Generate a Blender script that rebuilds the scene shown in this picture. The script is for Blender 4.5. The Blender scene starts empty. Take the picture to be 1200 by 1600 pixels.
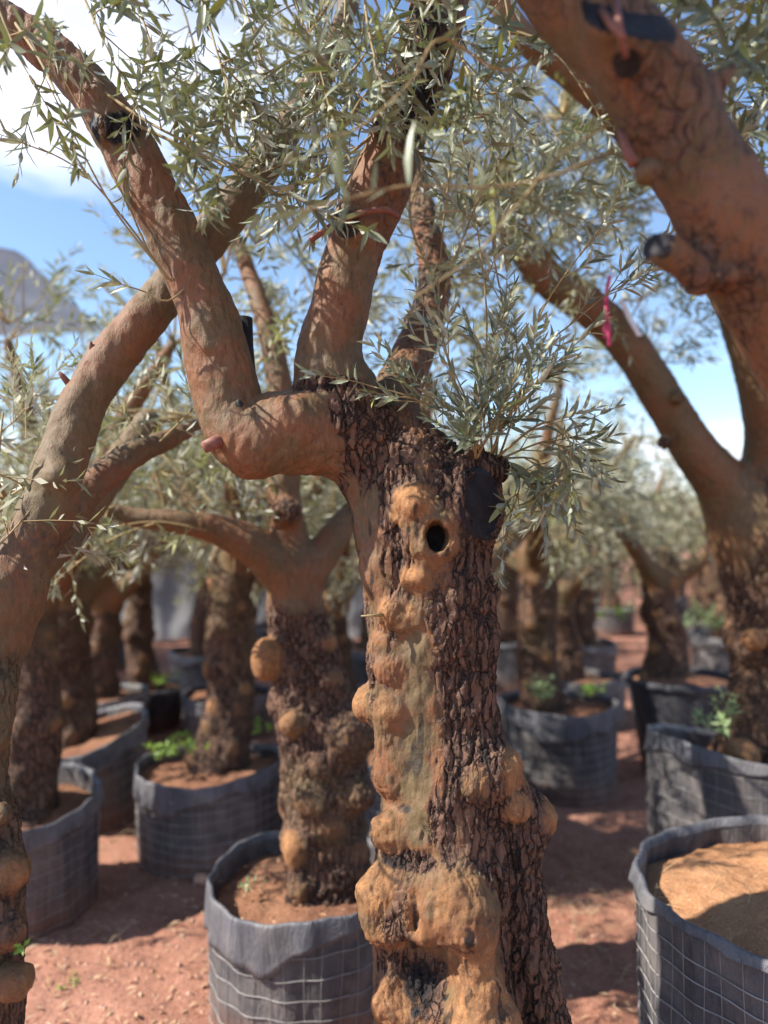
import bpy, math, random, time
import numpy as np
from mathutils import Vector
T0 = time.time()
SC = bpy.context.scene
COL = SC.collection
rng = np.random.default_rng(11)
random.seed(5)
F, HZ, CZ = 1155.6, 830.0, 1.62
A = np.array

def W(px, py, d):
    """a place in the nursery: sideways/height as seen along a bearing, at its own distance d"""
    return A([(px - 600.0) / F * d, d, CZ + (HZ - py) / F * d])

def nrm(v):
    v = np.asarray(v, float)
    return v / np.maximum(np.linalg.norm(v, axis=-1, keepdims=True), 1e-9)

# ------------------------------------------------------------------ noise
def _h(i, j, k, s):
    n = (i * 73856093) ^ (j * 19349663) ^ (k * 83492791) ^ (s * 2654435)
    n = n & 0xffffffff
    n = ((n ^ (n >> 13)) * 1274126177) & 0xffffffff
    n = ((n ^ (n >> 15)) * 668265263) & 0xffffffff
    return ((n ^ (n >> 16)) & 0xffffff) / float(0xffffff)

def vn(P, s=0):
    P = np.asarray(P, float)
    b = np.floor(P).astype(np.int64); f = P - b
    f = f * f * f * (f * (f * 6 - 15) + 10)
    r = 0
    for dx in (0, 1):
        wx = f[:, 0] if dx else 1 - f[:, 0]
        for dy in (0, 1):
            wy = f[:, 1] if dy else 1 - f[:, 1]
            for dz in (0, 1):
                wz = f[:, 2] if dz else 1 - f[:, 2]
                r = r + _h(b[:, 0] + dx, b[:, 1] + dy, b[:, 2] + dz, s) * wx * wy * wz
    return r * 2 - 1

def fbm(P, o=3, s=0):
    r = 0; a = 1; t = 0
    for i in range(o):
        r = r + a * vn(P * (2.03 ** i) + 17.3 * i, s + i); t += a; a *= .5
    return r / t

def voro(P, s=0):
    b = np.floor(P).astype(np.int64)
    f1 = np.full(len(P), 9.); f2 = np.full(len(P), 9.); cid = np.zeros(len(P))
    for dx in (-1, 0, 1):
        for dy in (-1, 0, 1):
            for dz in (-1, 0, 1):
                i, j, k = b[:, 0] + dx, b[:, 1] + dy, b[:, 2] + dz
                q = np.stack([i + _h(i, j, k, s), j + _h(i, j, k, s + 1), k + _h(i, j, k, s + 2)], 1)
                d = np.linalg.norm(P - q, axis=1)
                m = d < f1
                f2 = np.where(m, f1, np.minimum(f2, d))
                cid = np.where(m, _h(i, j, k, s + 3), cid)
                f1 = np.where(m, d, f1)
    return f1, f2, cid

def sst(a, b, x):
    t = np.clip((x - a) / (b - a), 0, 1)
    return t * t * (3 - 2 * t)

# ------------------------------------------------------------------ meshes
def mesh_np(name, V, faces, mats, attrs=None, mat_idx=None, smooth=True, normals=None):
    """V (n,3); faces list of int arrays (m,3) or (m,4)"""
    me = bpy.data.meshes.new(name)
    V = np.asarray(V, np.float32)
    faces = [np.asarray(f, np.int32) for f in faces if len(f)]
    me.vertices.add(len(V)); me.vertices.foreach_set('co', V.ravel())
    tot = np.concatenate([np.full(len(f), f.shape[1], np.int32) for f in faces])
    idx = np.concatenate([f.ravel() for f in faces])
    st = np.concatenate([[0], np.cumsum(tot)[:-1]]).astype(np.int32)
    me.loops.add(len(idx)); me.loops.foreach_set('vertex_index', idx)
    me.polygons.add(len(tot)); me.polygons.foreach_set('loop_start', st)
    me.polygons.foreach_set('use_smooth', np.full(len(tot), smooth, bool))
    for m in (mats if isinstance(mats, (list, tuple)) else [mats]): me.materials.append(m)
    if mat_idx is not None: me.polygons.foreach_set('material_index', np.asarray(mat_idx, np.int32))
    for k, v in (attrs or {}).items():
        v = np.asarray(v, np.float32)
        if v.ndim == 1:
            a = me.attributes.new(k, 'FLOAT', 'POINT'); a.data.foreach_set('value', v)
        else:
            a = me.attributes.new(k, 'FLOAT_COLOR', 'POINT'); a.data.foreach_set('color', v.ravel())
    me.update(calc_edges=True)
    if normals is not None:
        me.normals_split_custom_set_from_vertices(np.asarray(normals, np.float32).tolist())
    return me

def link(name, me, parent=None, loc=None):
    o = bpy.data.objects.new(name, me); COL.objects.link(o)
    if parent is not None: o.parent = parent
    if loc is not None: o.location = [float(c) for c in loc]
    return o

def tag(o, label=None, cat=None, group=None, kind=None):
    if label: o['label'] = label
    if cat: o['category'] = cat
    if group: o['group'] = group
    if kind: o['kind'] = kind
    return o

def thing(name, label, cat, loc=(0, 0, 0), rz=0., group=None):
    o = bpy.data.objects.new(name, None); COL.objects.link(o)
    o.location = [float(c) for c in loc]; o.rotation_euler = (0, 0, rz); o.empty_display_size = .1
    return tag(o, label, cat, group)

def dup(root, loc, rz, label, group, scale=1.0):
    r = root.copy(); COL.objects.link(r); r.location = [float(c) for c in loc]; r.rotation_euler = (0, 0, rz)
    r.scale = (scale,) * 3
    r['label'] = label
    if group: r['group'] = group
    for ch in list(root.children):
        c = ch.copy(); COL.objects.link(c); c.parent = r
        for g in list(ch.children):
            d = g.copy(); COL.objects.link(d); d.parent = c
    return r

def frame(t):
    t = nrm(t)
    up = A([0, 0, 1.]) if abs(t[2]) < .9 else A([1., 0, 0])
    u = nrm(np.cross(t, up)); return u, np.cross(u, t)

class Tubes:
    def __init__(s): s.V = []; s.Q = []; s.n = 0
    def add(s, pts, rad, sides=5, cap=True):
        pts = np.asarray(pts, float); n = len(pts)
        rad = np.broadcast_to(np.asarray(rad, float), (n,))
        tan = np.gradient(pts, axis=0)
        u, v = frame(tan[0])
        a = np.linspace(0, 2 * np.pi, sides, endpoint=False)
        ring = []
        for i in range(n):
            t = nrm(tan[i]); u = nrm(u - t * np.dot(u, t)); v = np.cross(t, u)
            ring.append(pts[i] + rad[i] * (np.cos(a)[:, None] * u + np.sin(a)[:, None] * v))
        V = np.concatenate(ring)
        i0 = np.arange(sides); i1 = (i0 + 1) % sides; b0 = s.n
        for k in range(n - 1):
            s.Q.append(np.stack([i0 + k * sides, i1 + k * sides, i1 + (k + 1) * sides, i0 + (k + 1) * sides], 1) + b0)
        s.V.append(V); s.n += len(V)
        if cap:
            for e in (0, n - 1):
                s.V.append(pts[e][None]); c = np.full(sides, s.n); s.n += 1; r0 = b0 + e * sides
                s.Q.append(np.stack([r0 + i1, r0 + i0, c, c] if e == 0 else [r0 + i0, r0 + i1, c, c], 1))
    def build(s, name, mat, parent=None, off=None, loc=None):
        V = np.concatenate(s.V); Q = np.concatenate(s.Q)
        tri = Q[:, 2] == Q[:, 3]
        if off is not None: V = V - off
        return link(name, mesh_np(name, V, [Q[~tri], Q[tri][:, :3]], mat), parent, loc)

# ------------------------------------------------------------------ materials
class NT:
    def __init__(s, name):
        s.m = bpy.data.materials.new(name); s.m.use_nodes = True
        s.t = s.m.node_tree; s.t.nodes.clear()
        s.out = s.t.nodes.new('ShaderNodeOutputMaterial')
    def n(s, typ, ins=None, **kw):
        nd = s.t.nodes.new('ShaderNode' + typ)
        for k, v in kw.items(): setattr(nd, k, v)
        for k, v in (ins or {}).items():
            if isinstance(v, bpy.types.NodeSocket): s.t.links.new(v, nd.inputs[k])
            else: nd.inputs[k].default_value = v
        return nd
    def mix(s, f, a, b, mode='MIX'):
        nd = s.t.nodes.new('ShaderNodeMix'); nd.data_type = 'RGBA'; nd.blend_type = mode
        for k, v in ((0, f), (6, a), (7, b)):
            if isinstance(v, bpy.types.NodeSocket): s.t.links.new(v, nd.inputs[k])
            else: nd.inputs[k].default_value = v if k == 0 else (tuple(v) + (1,))[:4]
        return nd.outputs[2]
    def math(s, op, a, b=0.5, c=None, clamp=False):
        nd = s.t.nodes.new('ShaderNodeMath'); nd.operation = op; nd.use_clamp = clamp
        for k, v in ((0, a), (1, b), (2, c)):
            if v is None: continue
            if isinstance(v, bpy.types.NodeSocket): s.t.links.new(v, nd.inputs[k])
            else: nd.inputs[k].default_value = v
        return nd.outputs[0]
    def ramp(s, f, stops):
        nd = s.t.nodes.new('ShaderNodeValToRGB'); s.t.links.new(f, nd.inputs[0])
        e = nd.color_ramp.elements
        while len(e) > 1: e.remove(e[-1])
        e[0].position = stops[0][0]; e[0].color = (tuple(stops[0][1]) + (1,))[:4]
        for p, c in stops[1:]:
            x = e.new(p); x.color = (tuple(c) + (1,))[:4]
        return nd.outputs[0]
    def rng(s, f, a, b, c=0., d=1.):
        nd = s.n('MapRange', {0: f, 1: a, 2: b, 3: c, 4: d}); return nd.outputs[0]
    def coord(s, scale=(1, 1, 1), kind='Object'):
        tc = s.t.nodes.new('ShaderNodeTexCoord')
        mp = s.n('Mapping', {0: tc.outputs[kind], 3: scale}); return mp.outputs[0]
    def noise(s, co, scale, detail=4, rough=.55, dist=0.):
        return s.n('TexNoise', {'Vector': co, 'Scale': scale, 'Detail': detail, 'Roughness': rough, 'Distortion': dist}).outputs[0]
    def bump(s, h, strength, dist, prev=None):
        i = {'Height': h, 'Strength': strength, 'Distance': dist}
        if prev is not None: i['Normal'] = prev
        return s.n('Bump', i).outputs[0]
    def bsdf(s, col, rough=.8, normal=None, spec=.3, **kw):
        i = {'Base Color': col if isinstance(col, bpy.types.NodeSocket) else (tuple(col) + (1,))[:4], 'Roughness': rough, 'Specular IOR Level': spec}
        if normal is not None: i['Normal'] = normal
        i.update(kw)
        return s.n('BsdfPrincipled', i).outputs[0]
    def done(s, sh):
        s.t.links.new(sh, s.out.inputs[0]); return s.m

def bark_material():
    m = NT('olive_bark')
    at = m.n('Attribute', attribute_name='bark')
    sep = m.n('SeparateColor', {0: at.outputs[0]})
    rough, burl, moss = sep.outputs[0], sep.outputs[1], sep.outputs[2]
    black = m.n('Attribute', attribute_name='black').outputs[2]
    co = m.coord()
    cz = m.coord((1, 1, .38))
    n1 = m.noise(co, 9, 5, .6); n2 = m.noise(co, 60, 5, .65); n3 = m.noise(co, 330, 3, .6); nz = m.noise(cz, 55, 6, .7, .6)
    # smooth olive bark: reddish brown with grey-green lichen film
    sm = m.mix(m.rng(m.noise(co, 8, 6, .65), .44, .56), (.205, .090, .040), (.138, .090, .042))
    sm = m.mix(m.rng(n2, .50, .72, 0, .75), sm, (.24, .130, .080))
    sm = m.mix(m.rng(m.noise(co, 22, 5, .7), .58, .70, 0, .7), sm, (.115, .105, .056))
    sm = m.mix(m.rng(n3, .56, .70, 0, .6), sm, (.09, .05, .032))
    sm = m.mix(m.rng(m.noise(m.coord((1, 1, .3)), 95, 5, .7, .4), .54, .66, 0, .65), sm, (.065, .036, .024))
    sm = m.mix(m.rng(m.noise(co, 13, 3, .5), .60, .70, 0, .22), sm, (.21, .165, .12))
    # cork-plated bark
    vo = m.n('TexVoronoi', {'Vector': m.mix(.09, cz, m.n('TexNoise', {'Vector': co, 'Scale': 30., 'Detail': 3.}).outputs[1]), 'Scale': 85.}, feature='F1')
    rg = m.mix(m.rng(nz, .34, .62), (.045, .026, .020), (.165, .088, .058))
    rg = m.mix(m.rng(vo.outputs[1], .55, .95, 0, .6), rg, (.20, .115, .076))
    rg = m.mix(m.rng(n1, .52, .66, 0, .5), rg, (.17, .085, .045))
    rg = m.mix(m.rng(n3, .58, .70, 0, .6), rg, (.30, .185, .115))
    fis = m.n('TexVoronoi', {'Vector': m.mix(.035, m.coord((1, 1, .22)), m.n('TexNoise', {'Vector': co, 'Scale': 24., 'Detail': 4.}).outputs[1]), 'Scale': 52.}, feature='DISTANCE_TO_EDGE').outputs[0]
    rg = m.mix(m.rng(fis, .09, .02, 0, .8), rg, (.016, .011, .010))
    # burls: golden grainy
    bu = m.mix(m.rng(m.noise(co, 28, 5, .65), .38, .62), (.20, .092, .042), (.37, .180, .072))
    bu = m.mix(m.rng(n3, .50, .66, 0, .75), bu, (.14, .07, .034))
    bu = m.mix(m.rng(n2, .56, .70, 0, .6), bu, (.44, .27, .14))
    mo = m.mix(m.rng(n2, .4, .62), (.115, .088, .042), (.165, .115, .062))
    w_r = m.math('ADD', rough, m.math('MULTIPLY', m.math('SUBTRACT', n2, .5), 1.1))
    c = m.mix(m.rng(w_r, .36, .58), sm, rg)
    w_m = m.math('ADD', moss, m.math('MULTIPLY', m.math('SUBTRACT', n2, .5), .7))
    c = m.mix(m.rng(w_m, .3, .7, 0, .85), c, mo)
    w_b = m.math('ADD', burl, m.math('MULTIPLY', m.math('SUBTRACT', nz, .5), 1.5))
    c = m.mix(m.rng(w_b, .30, .85), c, bu)
    w_k = m.math('ADD', black, m.math('MULTIPLY', m.math('SUBTRACT', n2, .5), .5))
    c = m.mix(m.rng(w_k, .4, .6), c, m.mix(m.rng(n2, .4, .7), (.013, .011, .012), (.030, .024, .023)))
    b1 = m.bump(n3, .55, .0016)
    b2 = m.bump(nz, m.rng(rough, .1, .7, .2, .6), .005, b1)
    ve = m.n('TexVoronoi', {'Vector': m.mix(.11, cz, m.n('TexNoise', {'Vector': co, 'Scale': 26., 'Detail': 4.}).outputs[1]), 'Scale': 78.}, feature='DISTANCE_TO_EDGE')
    b3 = m.bump(m.rng(fis, 0., .14), m.rng(rough, .25, .75, 0., 1.), .008, b2)
    w_s = m.math('MAXIMUM', rough, burl)
    b4 = m.bump(m.noise(m.coord((1, 1, .5)), 140, 4, .7), .85, .003, b3)
    return m.done(m.bsdf(c, m.rng(w_s, .1, .6, .6, .82), b4, .35))

def leaf_material(name, top, under, yel, transl=.16, rough=.42):
    m = NT(name)
    lv = m.n('Attribute', attribute_name='lv').outputs[2]
    geo = m.n('NewGeometry')
    t = m.mix(m.rng(lv, 0., .6), tuple(c * .62 for c in top), tuple(c * 1.25 for c in top))
    t = m.mix(m.rng(lv, .93, .97), t, yel)
    u = m.mix(m.rng(lv, 0., .9), tuple(c * .8 for c in under), tuple(c * 1.1 for c in under))
    n = m.noise(m.coord(), 90, 2)
    c = m.mix(geo.outputs['Backfacing'], t, u)
    c = m.mix(m.rng(n, .4, .7, 0, .3), c, tuple(x * .8 for x in top))
    p = m.bsdf(c, rough, m.bump(n, .2, .001), .45)
    tr = m.n('BsdfTranslucent', {0: m.mix(.5, c, (yel[0] * .9, yel[1], yel[2] * .6))}).outputs[0]
    return m.done(m.n('MixShader', {0: transl, 1: p, 2: tr}).outputs[0])

def simple(name, c1, c2, scale, rough=.8, bump=.3, bd=.004, spec=.3, det=5, c3=None):
    m = NT(name); co = m.coord()
    n = m.noise(co, scale, det, .62); n2 = m.noise(co, scale * 6.5, 3)
    c = m.mix(m.rng(n, .36, .64), c1, c2)
    if c3: c = m.mix(m.rng(n2, .56, .66), c, c3)
    return m.done(m.bsdf(c, rough, m.bump(n2, bump, bd, m.bump(n, bump, bd * 3)), spec))

def soil_material(name, dark, mid, light, speck, sc=1.0):
    m = NT(name); co = m.coord()
    n1 = m.noise(co, 1.1 * sc, 5, .6); n2 = m.noise(co, 11 * sc, 6, .68); n3 = m.noise(co, 75 * sc, 4, .7)
    c = m.mix(m.rng(n2, .34, .66), dark, mid)
    c = m.mix(m.rng(n1, .42, .64, 0, .8), c, light)
    c = m.mix(m.rng(n3, .55, .70, 0, .7), c, speck)
    c = m.mix(m.rng(n3, .45, .33, 0, .6), c, tuple(x * .5 for x in dark))
    return m.done(m.bsdf(c, .95, m.bump(n3, .6, .006, m.bump(n2, .7, .03)), .1))

def liner_material(name, c0, dust, spec=.35, rough=.62):
    m = NT(name); co = m.coord(); cz = m.coord((1, 1, .25))
    n1 = m.noise(co, 7, 5, .65); n2 = m.noise(cz, 26, 5, .7, .7); n3 = m.noise(co, 160, 3)
    c = m.mix(m.rng(n2, .35, .7), tuple(x * .7 for x in c0), tuple(x * 1.5 for x in c0))
    c = m.mix(m.rng(n1, .44, .70, 0, .75), c, dust)
    c = m.mix(m.rng(n3, .58, .72, 0, .35), c, tuple(x * 2.4 for x in c0))
    z = m.n('SeparateXYZ', {0: m.coord()}).outputs[2]     # splashed red mud near the foot
    zz = m.math('ADD', z, m.math('MULTIPLY', m.math('SUBTRACT', n2, .5), .22))
    c = m.mix(m.rng(zz, .16, .0, 0, .75), c, (.20, .085, .05))
    return m.done(m.bsdf(c, rough, m.bump(n2, .9, .014, m.bump(n3, .3, .002)), spec))

M = dict(
    bark=bark_material(),
    leaf=leaf_material('olive_leaf', (.185, .21, .135), (.47, .49, .39), (.30, .33, .07)),
    leaf_far=leaf_material('olive_leaf_far', (.24, .245, .15), (.50, .50, .40), (.32, .34, .10), .26, .55),
    leaf_bright=leaf_material('weed_leaf', (.20, .34, .05), (.25, .38, .10), (.4, .5, .1), .3),
    leaf_sage=leaf_material('shoot_leaf', (.24, .33, .15), (.34, .42, .25), (.4, .46, .2), .25),
    twig=simple('twig_bark', (.26, .20, .10), (.36, .27, .13), 60, .7, .2, .001),
    redtwig=simple('red_twig', (.17, .065, .05), (.25, .11, .08), 60, .55, .3, .001),
    cut=simple('sealed_cut', (.012, .011, .014), (.026, .024, .028), 22, .66, .6, .004, .25, 6),
    soil=soil_material('pot_soil', (.17, .075, .046), (.28, .135, .082), (.36, .19, .11), (.55, .36, .23), 2.2),
    sand=soil_material('sandy_soil', (.33, .155, .075), (.45, .235, .12), (.51, .29, .155), (.60, .42, .27), 1.6),
    ground=soil_material('red_earth', (.21, .095, .064), (.365, .172, .118), (.42, .215, .152), (.54, .33, .24), .9),
    liner=liner_material('fabric_liner', (.070, .068, .073), (.19, .165, .155)),
    collar=liner_material('folded_collar', (.090, .090, .102), (.19, .178, .175), .4, .5),
    wire=simple('galvanised_wire', (.22, .205, .195), (.36, .345, .33), 20, .5, .2, .001, .5),
    plastic=liner_material('nursery_plastic', (.040, .042, .052), (.09, .085, .09), .4, .5),
    stone=simple('stone', (.40, .20, .13), (.52, .33, .24), 14, .9, .4, .004),
    pebble=simple('pebble', (.34, .16, .10), (.50, .33, .25), 9, .9, .3, .002),
    litter=simple('dry_litter', (.36, .20, .11), (.56, .42, .27), 3, .9, .1, .001),
    straw=simple('dry_straw', (.50, .36, .20), (.62, .48, .30), 4, .8, .1, .001),
    ribbon=simple('pink_ribbon', (.50, .04, .11), (.58, .06, .14), 12, .5, .1, .001),
    white=simple('white_tag', (.72, .70, .70), (.80, .78, .78), 12, .5, .1, .001),
    post=simple('grey_post', (.20, .19, .19), (.27, .26, .26), 12, .7, .2, .002),
    olive_fruit=simple('green_olive', (.24, .29, .08), (.30, .34, .12), 30, .35, .1, .001),
)

def net_material(name, col, transp):
    m = NT(name); co = m.coord()
    n = m.noise(co, 1.6, 4, .6)
    w = m.n('TexWave', {'Vector': co, 'Scale': .9, 'Distortion': 5., 'Detail': 3.}, wave_type='BANDS').outputs[1]
    c = m.mix(m.rng(n, .35, .65), col, tuple(x * 1.35 for x in col))
    c = m.mix(m.rng(w, .4, .9, 0, .3), c, tuple(x * .7 for x in col))
    p = m.bsdf(c, .85, m.bump(w, .4, .05), .15)
    p = m.n('MixShader', {0: .5, 1: p, 2: m.n('BsdfTranslucent', {0: c}).outputs[0]}).outputs[0]
    t = m.n('BsdfTransparent').outputs[0]
    return m.done(m.n('MixShader', {0: transp, 1: p, 2: t}).outputs[0])
M['net'] = net_material('shade_net', (.20, .195, .21), .34)
M['screen'] = net_material('screen_net', (.40, .40, .41), .0)

# ------------------------------------------------------------------ implicit trees
class Chain:
    add = True
    def __init__(s, pts, k=.035, part='trunk', px=True, clip=None, m=4, sub=False):
        P = A([W(p[0], p[1], p[2]) for p in pts]) if px else A([p[:3] for p in pts], float)
        R = A([p[3] * p[2] / F for p in pts]) if px else A([p[3] for p in pts], float)
        Q = np.concatenate([P, R[:, None]], 1); out = []
        for i in range(len(Q) - 1):
            p0 = Q[max(i - 1, 0)]; p1 = Q[i]; p2 = Q[i + 1]; p3 = Q[min(i + 2, len(Q) - 1)]
            for t in np.arange(m) / m:
                out.append(.5 * (2 * p1 + (p2 - p0) * t + (2 * p0 - 5 * p1 + 4 * p2 - p3) * t * t + (3 * p1 - p0 - 3 * p2 + p3) * t ** 3))
        out.append(Q[-1]); out = A(out)
        s.c = out[:, :3]; s.r = np.maximum(out[:, 3], .002)
        s.A, s.B, s.ra, s.rb = s.c[:-1], s.c[1:], s.r[:-1], s.r[1:]
        s.k = k; s.part = part; s.clip = clip; s.add = not sub; s.burl = False
    def dist(s, P, idx=None):
        d = np.full(len(P), 9.)
        for i in (range(len(s.A)) if idx is None else idx):
            ab = s.B[i] - s.A[i]; ap = P - s.A[i]
            t = np.clip(ap @ ab / max(ab @ ab, 1e-9), 0, 1)
            d = np.minimum(d, np.linalg.norm(ap - t[:, None] * ab, axis=1) - (s.ra[i] + t * (s.rb[i] - s.ra[i])))
        if s.clip is not None:
            q, n = s.clip; e = (P - q) @ n
            h = np.maximum(.006 - np.abs(d - e), 0) / .006
            d = np.maximum(d, e) + h * h * .0015
        return d
    def box(s): return (s.c - s.r[:, None]).min(0), (s.c + s.r[:, None]).max(0)

class Ball:
    def __init__(s, c, r, k=.025, sc=(1, 1, 1), burl=1., part='trunk', sub=False):
        s.c = np.asarray(c, float); s.s = np.asarray(sc, float) * r; s.k = k; s.burl = burl; s.part = part; s.add = not sub; s.clip = None
    def dist(s, P, idx=None):
        q = (P - s.c) / s.s; l = np.linalg.norm(q, axis=1)
        return (l - 1) * s.s.min() if s.s.min() > .7 * s.s.max() else l * (l - 1) / np.maximum(np.linalg.norm(q / s.s, axis=1), 1e-6)
    def box(s): return s.c - s.s, s.c + s.s

class Cut:
    """saw cut: takes away what stands proud of a plane near q"""
    def __init__(s, q, n, r): s.c = np.asarray(q, float); s.q = s.c; s.n = n; s.r = r; s.s = A([r, r, r]); s.add = False; s.k = .004; s.burl = 0; s.part = 'x'
    def dist(s, P, idx=None):
        v = P - s.q; return np.maximum(-(v @ s.n), np.linalg.norm(v, axis=1) - s.r)

def field(P, gs, idxs=None):
    d = np.full(len(P), 9.)
    for gi, g in enumerate(gs):
        ix = None if idxs is None else idxs.get(gi, ())
        if ix is not None and len(ix) == 0: continue
        e = g.dist(P, ix if isinstance(g, Chain) else None); k = g.k
        if g.add:
            h = np.maximum(k - np.abs(d - e), 0) / k
            d = np.minimum(d, e) - h * h * k * .25
        else:
            e = -e; h = np.maximum(k - np.abs(d - e), 0) / k
            d = np.maximum(d, e) + h * h * k * .25
    return d

def surface(gs, h, lo=None, hi=None):
    b = [g.box() for g in gs if g.add]
    if lo is None: lo = np.min([x[0] for x in b], 0) - 3 * h
    if hi is None: hi = np.max([x[1] for x in b], 0) + 3 * h
    B = 16
    nb = np.ceil((hi - lo) / (h * B)).astype(int)
    g3 = np.stack(np.meshgrid(*[np.arange(n) for n in nb], indexing='ij'), -1).reshape(-1, 3)
    cen = lo + (g3 + .5) * B * h; hd = B * h * .5 * 1.75 * 1.1
    near = []; best = np.full(len(cen), 9.)
    for g in gs:
        if isinstance(g, Chain):
            D = np.stack([np.linalg.norm((cen - g.A[i]) - np.clip((cen - g.A[i]) @ (g.B[i] - g.A[i]) / max((g.B[i] - g.A[i]) @ (g.B[i] - g.A[i]), 1e-9), 0, 1)[:, None] * (g.B[i] - g.A[i]), axis=1) - max(g.ra[i], g.rb[i]) for i in range(len(g.A))], 1)
        else:
            D = (np.linalg.norm(cen - g.c, axis=1) - g.s.max())[:, None]
        near.append(D)
        if g.add: best = np.minimum(best, D.min(1))
    act = np.where(best < hd + .03)[0]
    keys = []; pos = []; quads = []
    n1 = B + 2
    ii = np.stack(np.meshgrid(*[np.arange(n1)] * 3, indexing='ij'), -1).reshape(-1, 3)
    NN = nb * B + 4
    def key(c): return ((c[:, 0] + 1) * NN[1] + (c[:, 1] + 1)) * NN[2] + (c[:, 2] + 1)
    for a in act:
        idxs = {gi: np.where(near[gi][a] < hd + .035)[0] for gi in range(len(gs))}
        base = g3[a] * B - 1
        P = lo + (base + ii) * h
        f = field(P, gs, idxs)
        if f.min() > 0 or f.max() < 0: continue
        f = f.reshape(n1, n1, n1); s = f < 0
        c8 = [(x, y, z) for x in (0, 1) for y in (0, 1) for z in (0, 1)]
        sl = lambda o: (slice(o[0], o[0] + B + 1), slice(o[1], o[1] + B + 1), slice(o[2], o[2] + B + 1))
        cnt = sum(s[sl(o)].astype(int) for o in c8)
        cell = np.argwhere((cnt > 0) & (cnt < 8))
        if not len(cell): continue
        acc = np.zeros((len(cell), 3)); num = np.zeros(len(cell))
        for o in c8:
            for ax in range(3):
                if o[ax]: continue
                o2 = list(o); o2[ax] = 1
                fa = f[cell[:, 0] + o[0], cell[:, 1] + o[1], cell[:, 2] + o[2]]; fb = f[cell[:, 0] + o2[0], cell[:, 1] + o2[1], cell[:, 2] + o2[2]]
                m = (fa < 0) != (fb < 0)
                t = np.where(m, fa / np.where(m, fa - fb, 1), 0)
                q = np.tile(A(o, float), (len(cell), 1)); q[:, ax] += t
                acc += q * m[:, None]; num += m
        pos.append(lo + (base + cell + acc / num[:, None]) * h); keys.append(key(base + cell))
        for ax in range(3):
            u, v = (ax + 1) % 3, (ax + 2) % 3
            S = [slice(1, B + 1)] * 3; S2 = list(S); S2[ax] = slice(2, B + 2)
            s0 = s[tuple(S)]; s1 = s[tuple(S2)]
            for flip in (False, True):
                e = np.argwhere((s0 & ~s1) if not flip else (~s0 & s1)) + 1
                if not len(e): continue
                cs = []
                for du, dv in ((-1, -1), (0, -1), (0, 0), (-1, 0)):
                    c = e.copy(); c[:, u] += du; c[:, v] += dv; cs.append(key(base + c))
                if flip: cs = cs[::-1]
                quads.append(np.stack(cs, 1))
    keys = np.concatenate(keys); pos = np.concatenate(pos); Q = np.concatenate(quads)
    uk, fi = np.unique(keys, return_index=True)
    V = pos[fi]; Fq = np.searchsorted(uk, Q)
    ok = (uk[np.clip(Fq, 0, len(uk) - 1)] == Q).all(1)
    Fq = Fq[ok]
    vol = np.einsum('ij,ij->i', V[Fq[:, 0]], np.cross(V[Fq[:, 1]], V[Fq[:, 2]])).sum()
    return (V, Fq) if vol > 0 else (V, Fq[:, ::-1])

def vnormals(V, Q):
    n = np.cross(V[Q[:, 2]] - V[Q[:, 0]], V[Q[:, 3]] - V[Q[:, 1]])
    N = np.zeros_like(V)
    for k in range(4):
        for c in range(3): N[:, c] += np.bincount(Q[:, k], n[:, c], len(V))
    return nrm(N)

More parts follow.
